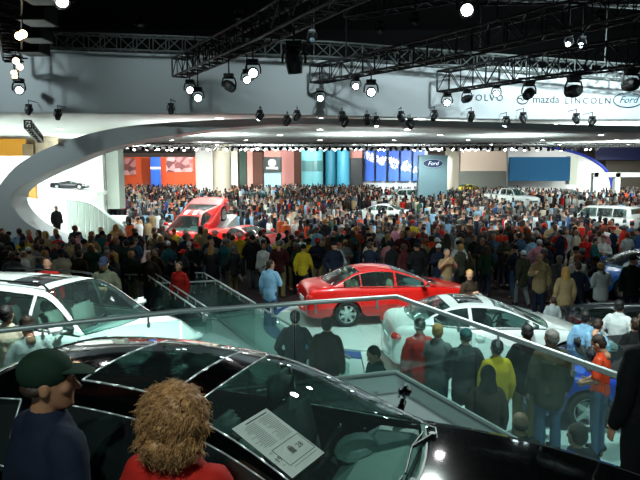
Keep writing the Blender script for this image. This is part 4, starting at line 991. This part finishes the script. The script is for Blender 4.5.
# window sticker lying on the windshield
def on_ws(info, fx_, fy_):
    """point and axes on the windshield: fx_ 0 top .. 1 base, fy_ lateral -1..1"""
    S = info['spec']; x = S['ws'][1]+(S['ws'][0]-S['ws'][1])*fx_; P = info['gsec'](x)[4:]; ys = P[0][1]; a = abs(fy_)
    pts = [(p[1]/ys, p) for p in P]
    for i in range(len(pts)-1):
        if pts[i+1][0] <= a <= pts[i][0]:
            t = (a-pts[i+1][0])/(pts[i][0]-pts[i+1][0]); p = V(pts[i+1][1]).lerp(V(pts[i][1]), t); return V((p.x, p.y*(1 if fy_ >= 0 else -1), p.z))
Mb = blk.matrix_basis.copy()
W_ = lambda fx_, fy_: Matrix.Translation(blk.location) @ Matrix.Rotation(blk.rotation_euler.z, 4, 'Z') @ on_ws(info, fx_, fy_)
def ws_hit(u, v):
    best = None; d = ray(u, v).normalized()
    for i in range(61):
        for j in range(-40, 41):
            p = W_(i/60, j/40*.98) - V((0, 0, CAMZ)); q = (p-d*p.dot(d)).length
            if best is None or q < best[0]: best = (q, p+V((0, 0, CAMZ)))
    return best[1]
cs = [ws_hit(*q) for q in ((230, 430), (268, 411), (325, 455), (290, 478))]
ctr = sum(cs, V((0, 0, 0)))/4; ex = ((cs[2]-cs[1])+(cs[3]-cs[0])).normalized(); ey = ((cs[1]-cs[0])+(cs[2]-cs[3])); ey = (ey-ex*ey.dot(ex)).normalized(); ez = ex.cross(ey)
LX = ((cs[2]-cs[1]).length+(cs[3]-cs[0]).length)/2; LY = ((cs[1]-cs[0]).length+(cs[2]-cs[3]).length)/2
lift = .012
sh = empty('paper_sheet', ctr+ez*lift, 0, 'white printed price sheet lying on the black sedan windshield', 'paper'); sh.rotation_euler = Matrix((ex, ey, ez)).transposed().to_euler()
PAP = mat('paper_white', 'dfe9e2', .7, var=.03); INK = mat('ink_dark', '1c2a2a', .7)
b = bmesh.new()
vv = []
for i in range(13):
    for j in range(9): vv.append(b.verts.new(((i/12-.5)*LX, (j/8-.5)*LY, .010*math.cos((i/12-.5)*2.4)*0)))
for i in range(12):
    for j in range(8): b.faces.new((vv[i*9+j], vv[(i+1)*9+j], vv[(i+1)*9+j+1], vv[i*9+j+1]))
bmesh.ops.solidify(b, geom=b.faces, thickness=.002)
fin(b, 'sheet', PAP, sh)
b = bmesh.new(); rn = random.Random(3)
for (x0, x1, y0, y1, nl) in ((-.40, .02, -.42, -.02, 16), (-.40, .02, .04, .42, 16), (.08, .42, -.44, -.34, 3), (.36, .45, -.30, .44, 2)):
    for k in range(nl):
        xx = (x0+(x1-x0)*k/nl)*LX; l = rn.uniform(.55, 1)*(y1-y0)*LY; box(b, (xx, y1*LY-l/2, .0016), (.0016, l, .0006))
box(b, (-.445*LX, .1*LY, .0016), (.006, .6*LY, .0006))
fx0, fx1, fy0, fy1 = .06*LX, .36*LX, -.30*LY, .46*LY
for c_, s_ in ((((fx0+fx1)/2, fy0), (fx1-fx0, .003)), (((fx0+fx1)/2, fy1), (fx1-fx0, .003)), ((fx0, (fy0+fy1)/2), (.003, fy1-fy0)), ((fx1, (fy0+fy1)/2), (.003, fy1-fy0))): box(b, (*c_, .0018), (*s_, .0006))
box(b, ((fx0+fx1)/2, (fy0+fy1)/2-.012, .0018), (.036, .032, .0006)); box(b, ((fx0+fx1)/2-.024, (fy0+fy1)/2-.012, .0018), (.006, .02, .0006))
fin(b, 'print', INK, sh)
for s_, yy in (('19', (fy0+fy1)/2+.075), ('28', (fy0+fy1)/2-.090)): text(s_, .042, INK, sh, ((fx0+fx1)/2, -yy, .002), (0, 0, -PI/2+PI), 'numerals', .0004)
# others
car('car', 'white wagon with roof rails and sunroof on the raised turntable at the left', 'car', WAGON, P_WHITE, (-4.03, 9.99, .70), R_(-20), CARGLASS, sunroof=(-.95, -.30, False), rails=True, seat='8a8f86')
car('car', 'bright red sedan on the blue-edged turntable', 'car', SEDAN, P_RED, (1.85, 16.3, .17), R_(12), CARGLASS, trim=CHROME, seat='a9a48c')
car('car', 'white hatchback with sunroof parked in front of the red sedan', 'car', COUPE, P_WHITE, (3.45, 12.45, .12), R_(3), CARGLASS, sunroof=(-.75, -.25, False), seat='2c3030')
car('car', 'blue low roadster half hidden behind the orange shirted person', 'car', ROADSTER, P_BLUE, (5.55, 10.0, .04), R_(-6), CARGLASS, roofpaint=mat('soft_top', '0c0f12', .8), seat='1a1c1e')
car('car', 'low black sports car pointing away behind the white hatchback nose', 'car', SPORT, P_NAVY, (6.95, 13.4, .04), R_(99), TINT, trim=CHROME)
gt, _ = car('car', 'red sports car with white stripes tilted up on a display stand', 'car', SPORT, P_RED, (-5.8, 28.8, .75), R_(-106), CARGLASS, detail=True)
gt.rotation_euler = (0, R_(24), R_(-106)); gt.location.z = 1.0
b = bmesh.new(); tf = _['topf']; Tf = _['Tf']
for sy in (.13, -.33):
    for x0, x1, f, dz in ((1.10, 2.24, tf, .040), (-.33, .13, Tf, .006)):
        st = frange(x0, x1, .08)
        for i in range(len(st)-1):
            vs_ = [b.verts.new((x, y, f(x)+dz)) for x, y in ((st[i], sy), (st[i+1], sy), (st[i+1], sy+.20), (st[i], sy+.20))]; b.faces.new(vs_)
fin(b, 'racing_stripe', mat('stripe_white', 'f0f4f2', .4), gt)
b = bmesh.new(); Mr = Matrix.Translation((-5.8, 28.8, 0)) @ Matrix.Rotation(R_(-106), 4, 'Z')
prism(b, [Mr @ V(p) for p in ((-2.3, -1.1, 0), (2.3, -1.1, 0), (2.3, -1.1, .05), (-2.3, -1.1, 1.75))], Mr.to_3x3() @ V((0, 2.2, 0))); tag(fin(b, 'display_ramp', STL), 'sloping display ramp under the tilted red sports car', 'ramp')
gt2, _ = car('car', 'low red sports car with a white number roundel in the crowd', 'car', SPORT, P_RED, (-3.2, 26.7, .5), R_(-38), CARGLASS)
disc('display_stand', (-3.2, 26.7), 2.5, 0, .5, STL, 'round pale stand under the low red sports car')
b = bmesh.new(); lathe(b, [(.001, .0), (.24, .0)], 24, Matrix.Translation((.2, -.93, .52)) @ Matrix.Rotation(PI/2, 4, 'X')); fin(b, 'roundel', MATS['stripe_white'], gt2)
text('1', .36, INK, gt2, (.2, -.945, .52), (PI/2, 0, 0), 'numeral', .004)
far = [('pickup_truck', 'white pickup truck in the far right crowd', PICKUP, P_WHITE, 510, 188, -58), ('car', 'white sport utility vehicle parked in the right crowd', SUV, P_WHITE, 600, 206, 128),
       ('car', 'bright blue sedan standing in the crowd at the right edge', SEDAN, P_SKY, 640, 253, 195), ('car', 'white sedan in the crowd below the blue banners', SEDAN, P_WHITE, 378, 204, 155),
       ('car', 'red car far off, left of the blue screen base', SUV, P_RED, 528, 184.5, 170), ('car', 'dark teal car right of the far red car', SEDAN, P_TEAL, 572, 189, 8),
       ('car', 'yellow car far off near the pale column', SEDAN, P_YEL, 470, 184, 30),
       ('car', 'silver car far off behind the yellow car', SEDAN, P_SILVER, 486, 183, 200), ('car', 'white car under the blue banners, beyond the white sedan', SUV, P_WHITE, 402, 189, 190),
       ('car', 'teal car among the people below the dark sign box', SEDAN, P_TEAL, 262, 192, 5)]
FAR = []
for nm, lab, sp, pt, u, v, rz in far:
    D = 16.0; z_ = .3 if nm == 'pickup_truck' else 0
    while aty(u, v, D).z > sp['H']+z_-.02 and D < 110: D += .1
    c = aty(u, v, D+.6); car(nm, lab, 'truck' if nm == 'pickup_truck' else 'car', sp, pt, (c.x, c.y, z_), R_(rz), CARGLASS, detail=False); FAR.append((c.x, c.y, 15 if z_ else 9 if D > 30 else 4))
    if z_: disc('display_stand', (c.x, c.y), 3.0, 0, z_, STL, 'round pale stand under the white pickup truck')
q = aty(64, 187, 39.4); q.z = aty(64, 189, 38.5).z+.0
car('car', 'small silver concept car on the white ledge inside the arch', 'car', dict(SPORT, L=4.2), P_NAVY, (q.x+.3, 39.6, q.z-.05), R_(8), CARGLASS, detail=False).__getitem__(0).scale = (.5, .5, .5)

# ================================================================== PEOPLE IN PLACE
placed = []
def put(u, v, H, z=0, rz=0, **k):
    """person whose head top shows at pixel (u, v), standing on height z"""
    c = atz(u, v, z+H); placed.append((c.x, c.y)); return person((c.x, c.y, z), rz, H, fine=c.y < 10, **k)
AW = PI    # facing away from the camera
# foreground pair and edge figure
man = put(44, 355, 1.76, 1.65, AW-.72, pose='looking_right', top='navy', kind='jacket', trousers='charcoal', head='cap', hc='dark green', skin='warm', label='man in dark green cap and navy jacket looking at the black sedan', wide=1.06)
# glasses
g = bmesh.new()
for s in (1, -1):
    tube(g, [HC+V((s*.034+.021*math.cos(a), -.100, .010+.017*math.sin(a))) for a in [2*PI*k/14 for k in range(14)]], .002, 5, closed=True); tube(g, [HC+V((s*.056, -.098, .014)), HC+V((s*.078, -.04, .016)), HC+V((s*.082, .01, .01))], .002, 5)
tube(g, [HC+V((-.013, -.100, .012)), HC+V((.013, -.100, .012))], .002, 5)
fin(g, 'glasses', BLACK, man)
wom = put(175, 392, 1.70, 1.65, AW-.35, pose='standing', top='red', kind='jacket', trousers='denim', head='curly', hc='blonde', fem=True, label='woman with curly light brown hair and red jacket, seen from behind', near=True, wide=1.06)
for ch in list(wom.children):
    if ch.name.startswith('hair'):
        bm = bmesh.new(); rn = random.Random(5); c0 = HC+V((0, .030, .025))
        ell(bm, c0, (.122, .118, .128), u=28, v=20); ell(bm, c0+V((0, .025, -.09)), (.118, .095, .085), u=24, v=14)
        me0 = remesh(bm, .008, 2)
        for v in me0.vertices: v.co += v.normal*(noise.noise(v.co*26)*.016+noise.noise(v.co*60)*.008)
        bm = bmesh.new(); bm.from_mesh(me0)
        for k in range(3600):
            v = me0.vertices[rn.randrange(len(me0.vertices))]; 
            if v.co.y < -.055 and v.co.z < HC.z+.07: continue
            nn = v.normal.copy(); t = V((rn.uniform(-.5, .5), rn.uniform(-.5, .5), -1)); t = (t-nn*t.dot(nn)).normalized(); s_ = nn.cross(t); ln = rn.uniform(.03, .06); r0 = rn.uniform(.004, .008); ph = rn.uniform(0, 6)
            pts = [v.co-nn*.006+t*ln*q/5+s_*r0*math.cos(ph+q*1.3)+nn*r0*(1+math.sin(ph+q*1.3)) for q in range(6)]
            tube(bm, pts, [.0010, .0014, .0015, .0014, .0010, .0005], 3, caps=False)
        m2 = bpy.data.meshes.new('curls'); bm.to_mesh(m2); bm.free(); m2.transform(head_xf(pose_joints('standing')))
        for p in m2.polygons: p.use_smooth = True
        m2.materials.append(mat('hair_curly_brown', 'a5774a', .55, var=.5, scale=90)); ch.data = m2; ch.material_slots[0].link = 'DATA'; ch['label'] = 'thick curly light brown hair'
person((2.21, 4.02, 1.65), AW+.3, 1.62, 'standing', 'black', 'jacket', 'black', 'long', 'black', True, label='dark haired person in a black coat cut off by the right edge'); 
put(104, 257, 1.78, .70, .15, pose='holding', top='olive', kind='jacket', trousers='charcoal', head='cap', hc='navy', skin='pale', label='man in navy cap and olive jacket standing behind the white wagon', eyes=True)
put(28, 316, 1.72, .70, AW+.7, pose='down', top='white', kind='shirt', trousers='khaki', head='short', hc='brown', label='person in a white shirt bending at the white wagon door')
put(6, 306, 1.72, .70, AW+.2, pose='standing', top='cream', kind='jacket', trousers='denim', head='short', hc='black', label='person in a cream jacket at the left edge beside the white wagon')
person((-5.3, 11.9, .70), .3, 1.72, pose='standing', top='red', kind='jacket', trousers='black', head='short', hc='black', label='person in red seen through the white wagon windows')
# around the stage
put(270, 260, 1.80, 0, AW-.35, pose='one_hand', top='light blue', kind='jacket', trousers='denim', head='short', hc='brown', label='man in light blue shirt and jeans standing left of the red sedan')
put(295, 311, 1.75, 0.04, AW, pose='pockets', top='charcoal', kind='jacket', trousers='black', head='short', hc='black', label='dark clad man behind the glass, left one below the red sedan wheel')
put(327, 318, 1.74, 0.04, AW-.3, pose='standing', top='brown', kind='coat', trousers='charcoal', head='short', hc='brown', label='person in dark brown coat behind the glass below the red sedan door')
put(377, 345, 1.68, 0.04, -1.2, pose='down', top='teal', kind='jacket', trousers='black', head='short', hc='black', label='short dark haired person in teal jacket behind the glass corner')
put(420, 319, 1.78, 0.04, AW+.1, pose='standing', top='red', kind='jacket', trousers='black', head='cap', hc='black', label='person in red and black jacket with black cap before the white hatchback tail')
put(438, 324, 1.74, 0.04, AW-.5, pose='pockets', top='grey', kind='jacket', trousers='denim', head='short', hc='blonde', label='person in a grey jacket right beside the red jacketed one')
put(466, 330, 1.74, 0.04, AW, pose='crossed', top='charcoal', kind='coat', trousers='charcoal', head='beanie', hc='teal', label='person in charcoal coat and teal hat before the white hatchback rear wheel')
put(497, 340, 1.72, 0.04, AW+.2, pose='standing', top='yellow', kind='jacket', trousers='khaki', head='short', hc='black', label='person in a yellow jacket looking at the white hatchback')
put(488, 367, 1.66, 0.0, AW, pose='standing', top='brown', kind='jacket', trousers='black', head='hood_up', hc='black', label='person in dark brown with a hood, nearer than the yellow jacket')
put(528, 325, 1.80, 0.04, AW-.1, pose='holding', top='black', kind='jacket', trousers='khaki', head='short', hc='black', label='man in black jacket and khaki trousers between yellow and olive jackets', skin='dark')
put(552, 330, 1.82, 0.04, AW+.1, pose='standing', top='olive', kind='coat', trousers='denim', head='short', hc='grey', label='man in long olive brown jacket and jeans, largest behind the glass', wide=1.1)
put(603, 335, 1.76, 0.04, AW+.9, pose='down', top='orange', kind='shirt', trousers='denim', head='short', hc='brown', label='person in bright orange shirt and jeans at the right')
put(521, 413, 1.72, 0.0, AW, pose='standing', top='charcoal', kind='jacket', trousers='black', head='bald', hc='brown', label='balding man in a dark jacket low beside the deck edge')
put(578, 424, 1.72, 0.0, AW+.3, pose='pockets', top='navy', kind='jacket', trousers='black', head='short', hc='brown', label='brown haired man in a navy jacket low at the right beside the deck')
put(597, 319, 1.58, 0.04, AW-.9, pose='down', top='light blue', kind='shirt', trousers='denim', head='short', hc='brown', label='youth in a light blue shirt beyond the blue roadster')
put(586, 311, 1.66, 0.04, AW-.6, pose='standing', top='light blue', kind='jacket', trousers='grey', head='short', hc='black', label='person in a light blue jacket just behind the youth in light blue')
put(620, 300, 1.74, 0.04, AW-.8, pose='pockets', top='white', kind='jacket', trousers='denim', head='short', hc='black', label='person in a white hooded top near the right edge')
put(636, 318, 1.66, 0.04, AW, pose='standing', top='black', kind='jacket', trousers='black', head='short', hc='brown', label='person in black cut off at the right edge beyond the roadster')
put(470, 270, 1.76, 0, .5, pose='one_hand', top='brown', kind='jacket', trousers='charcoal', head='short', hc='blonde', label='man in brown jacket gesturing behind the white hatchback roof')
put(447, 249, 1.78, 0, .2, pose='camera', top='tan', kind='shirt', trousers='denim', head='short', hc='grey', label='man in tan shirt and jeans raising a camera behind the red sedan hood')
put(578, 262, 1.76, 0, AW+.2, pose='pockets', top='navy', kind='jacket', trousers='denim', head='short', hc='brown', label='man in navy jacket and jeans seen from behind at the right')
put(566, 267, 1.70, 0, AW, pose='standing', top='tan', kind='jacket', trousers='khaki', head='long', hc='blonde', fem=True, label='blonde woman in tan beside the navy jacketed man')
put(553, 297, 1.25, 0, AW, pose='standing', top='light grey', kind='jacket', trousers='black', head='short', hc='brown', label='child in light grey behind the white hatchback roof')
put(586, 235, 1.72, 0, .2, pose='standing', top='red', kind='coat', trousers='black', head='short', hc='brown', label='woman in a bright red coat in the right crowd', fem=True)
put(604, 236, 1.74, 0, -.6, pose='holding', top='white', kind='jacket', trousers='grey', head='short', hc='brown', label='person in white jacket right of the bright red coat')
put(595, 238, 1.74, 0, .9, pose='holding', top='teal', kind='jacket', trousers='black', head='short', hc='black', label='person in teal between the bright red coat and the white jacket')
put(334, 242, 1.80, 0, .4, pose='pockets', top='navy', kind='coat', trousers='black', head='beanie', hc='black', label='man in navy coat and black knitted hat left of the red sedan roof')
put(179, 262, 1.72, 0, -.4, pose='standing', top='red', kind='jacket', trousers='denim', head='short', hc='brown', label='person in a red striped jacket behind the left glass railings')
put(56, 206, 1.70, .5, .8, pose='standing', top='black', kind='coat', trousers='black', head='short', hc='black', label='lone person in black standing on the white stage inside the arch', near=False)
# ------------------------------------------------------------------ the crowd
GARM = [('jacket', 'jacket'), ('coat', 'long coat'), ('jacket', 'zipped jacket'), ('shirt', 'shirt')]
dark_c = ['black', 'charcoal', 'navy', 'brown', 'olive', 'grey', 'black', 'charcoal', 'navy', 'brown', 'black', 'maroon', 'teal', 'dark green', 'purple', 'tan', 'red', 'blue', 'green', 'rust', 'denim']
lite_c = ['light blue', 'white', 'light grey', 'cream', 'white', 'light blue', 'yellow', 'orange', 'pink', 'light grey', 'khaki', 'red', 'blue', 'tan', 'grey']
HEADS = [('short', 'black', 'short black hair'), ('short', 'brown', 'short brown hair'), ('short', 'grey', 'short grey hair'), ('short', 'blonde', 'short blond hair'), ('short', 'ginger', 'short ginger hair'), ('long', 'brown', 'long brown hair'), ('long', 'blonde', 'long blond hair'),
         ('long', 'black', 'long black hair'), ('bald', 'grey', 'a bald head'), ('cap', 'navy', 'a navy cap'), ('short', 'black', 'short black hair'), ('short', 'brown', 'short brown hair'), ('cap', 'red', 'a red cap'), ('cap', 'black', 'a black cap'), ('cap', 'white', 'a white cap'), ('beanie', 'black', 'a black knitted hat'), ('beanie', 'grey', 'a grey knitted hat'), ('curly', 'brown', 'curly brown hair')]
def zone(x, y):
    u = 320+FPX*x/y
    d = 'near' if y < 22 else 'middle' if y < 27 else 'farther'
    s = 'far left' if u < 90 else 'behind glass railings' if u < 230 else 'left of red sedan' if u < 310 else 'behind red sedan' if u < 450 else 'behind white hatchback' if u < 560 else 'far right'
    return f'{d} crowd, {s}'
def blocked(x, y):
    u = 320+FPX*x/y
    if y < 17.0 and x < 6.3: return True
    if x > 5.6 and y < 15.9 and x < 8.6: return True
    if y < 19.2 and -4.3 < x < 6.0: return True
    if y < 14.5: return True
    if u < 128 and y > 24.5 and y < 48: return True
    if any(a < x < b_ and c < y < d for a, b_, c, d in BLK): return True
    if y > 24.6 and y < 28.4 and x < -6.8: return True
    if math.hypot(x+5.8, y-28.8) < 2.9 or math.hypot(x+3.2, y-26.7) < 2.8 or (-6.6 < x < -.9 and 24.3 < y < 27): return True
    if any(abs(x-a) < 2.9 and -w_ < y-c < 2.6 for a, c, w_ in FAR): return True
    return False
rc = random.Random(11); pts = list(placed); cells = {}
def cell(p): return (int(p[0]//1), int(p[1]//1))
for p in pts: cells.setdefault(cell(p), []).append(p)
def free(x, y, r):
    cx, cy = cell((x, y))
    for i in (-1, 0, 1):
        for j in (-1, 0, 1):
            for q in cells.get((cx+i, cy+j), ()):
                if (q[0]-x)**2+(q[1]-y)**2 < r*r: return False
    return True
cand = []
for k in range(60000):
    y = 14.5+ (rc.random()**.75)*86; x = rc.uniform(-.58, .58)*y
    if blocked(x, y) or not free(x, y, .62 if y < 34 else .75): continue
    cells.setdefault(cell((x, y)), []).append((x, y)); cand.append((y, x))
cand.sort(); used = set(); NI = 266
for y, x in cand[:NI]:
    while True:
        c = rc.choice(['black', 'charcoal', 'navy', 'brown', 'olive', 'grey', 'black', 'teal', 'dark green', 'tan', 'denim', 'charcoal', 'navy', 'black']*3+['maroon', 'maroon', 'red', 'green', 'blue']+lite_c) if y < 24 else rc.choice(dark_c*2+lite_c); kd, kn = rc.choice(GARM) if y > 22 else rc.choice(GARM[:3]); h = rc.choice(HEADS); t = rc.choice(['denim', 'black', 'charcoal', 'khaki', 'grey', 'navy'])
        lab = f'{c} {kn}, {t} trousers, {h[2]}, {zone(x, y)}'
        if lab not in used: break
    used.add(lab); away = rc.random() < .6
    po = rc.choice(POSES)
    person((x, y, 0), (AW if away else 0)+rc.uniform(-.9, .9), rc.gauss(1.72, .07), po, c, kd, t, h[0], h[1], h[0] == 'long', rc.choice(['pale', 'pale', 'warm', 'dark']), lab, 'visitors crowding the show floor', near=y < 19, wide=rc.uniform(.96, 1.14), eyes=False)
# far crowd: uncountable, one mesh of simple figures
vs_, fs_, mi_ = [], [], []
pal = [cloth(c) for c in ('black', 'charcoal', 'navy', 'brown', 'grey', 'tan', 'cream', 'white', 'red', 'orange', 'light blue', 'rust', 'green', 'maroon', 'blue', 'yellow')]
skin_i = len(pal); hair_i = skin_i+1
for y, x in cand[NI:]:
    h = rc.gauss(1.71, .08)/1.75; a = rc.uniform(0, 6.3); ca, sa = math.cos(a), math.sin(a); ci = rc.choice([10, 7, 6, 7, 0, 1, 2, 3, 4, 5, 6, 7, 8, 9, 10, 11, 12, 13, 14, 0, 1, 3, 4, 0, 1, 2, 4, 3, 5, 11, 10]); ti = rc.choice([0, 1, 2, 2, 4]); hi = rc.choice([hair_i, hair_i, hair_i+2, hair_i+1, 0, hair_i+2, 2, 4]); bk = rc.random() < .55
    rings = [(.0, .14, .10, 0), (.80, .18, .12, 0), (.95, .20, .13, 1), (1.25, .24, .13, 1), (1.42, .20, .11, 1), (1.49, .07, .07, 2), (1.55, .075, .085, 2), (1.64, .085, .10, 2), (1.70, .08, .095, 3), (1.75, .03, .04, 3)]
    n = 8 if y < 45 else 6; base = len(vs_)
    for z, rx, ry, _r in rings:
        for k in range(n):
            px, py = rx*math.cos(2*PI*k/n), ry*math.sin(2*PI*k/n); vs_.append((x+(px*ca-py*sa), y+(px*sa+py*ca), z*h))
    for i in range(len(rings)-1):
        reg = rings[i+1][3]; mm = {0: ti, 1: ci, 2: skin_i, 3: hi}[reg]
        for k in range(n):
            fs_.append((base+i*n+k, base+i*n+(k+1) % n, base+(i+1)*n+(k+1) % n, base+(i+1)*n+k)); mi_.append(hi if reg == 2 and (bk or k > n//2) else mm)
    fs_.append(tuple(base+(len(rings)-1)*n+k for k in range(n))); mi_.append(hi)
me = bpy.data.meshes.new('distant_crowd'); me.from_pydata(vs_, [], fs_); me.polygons.foreach_set('material_index', mi_)
for m in pal+[SKIN['pale'], HAIRC['brown'], HAIRC['grey'], HAIRC['black']]: me.materials.append(m)
for p in me.polygons: p.use_smooth = True
tag(new('distant_crowd', me), 'dense distant crowd of visitors filling the far hall', 'crowd', kind='stuff')
print('people', NI+len(placed), 'far', len(cand)-NI)
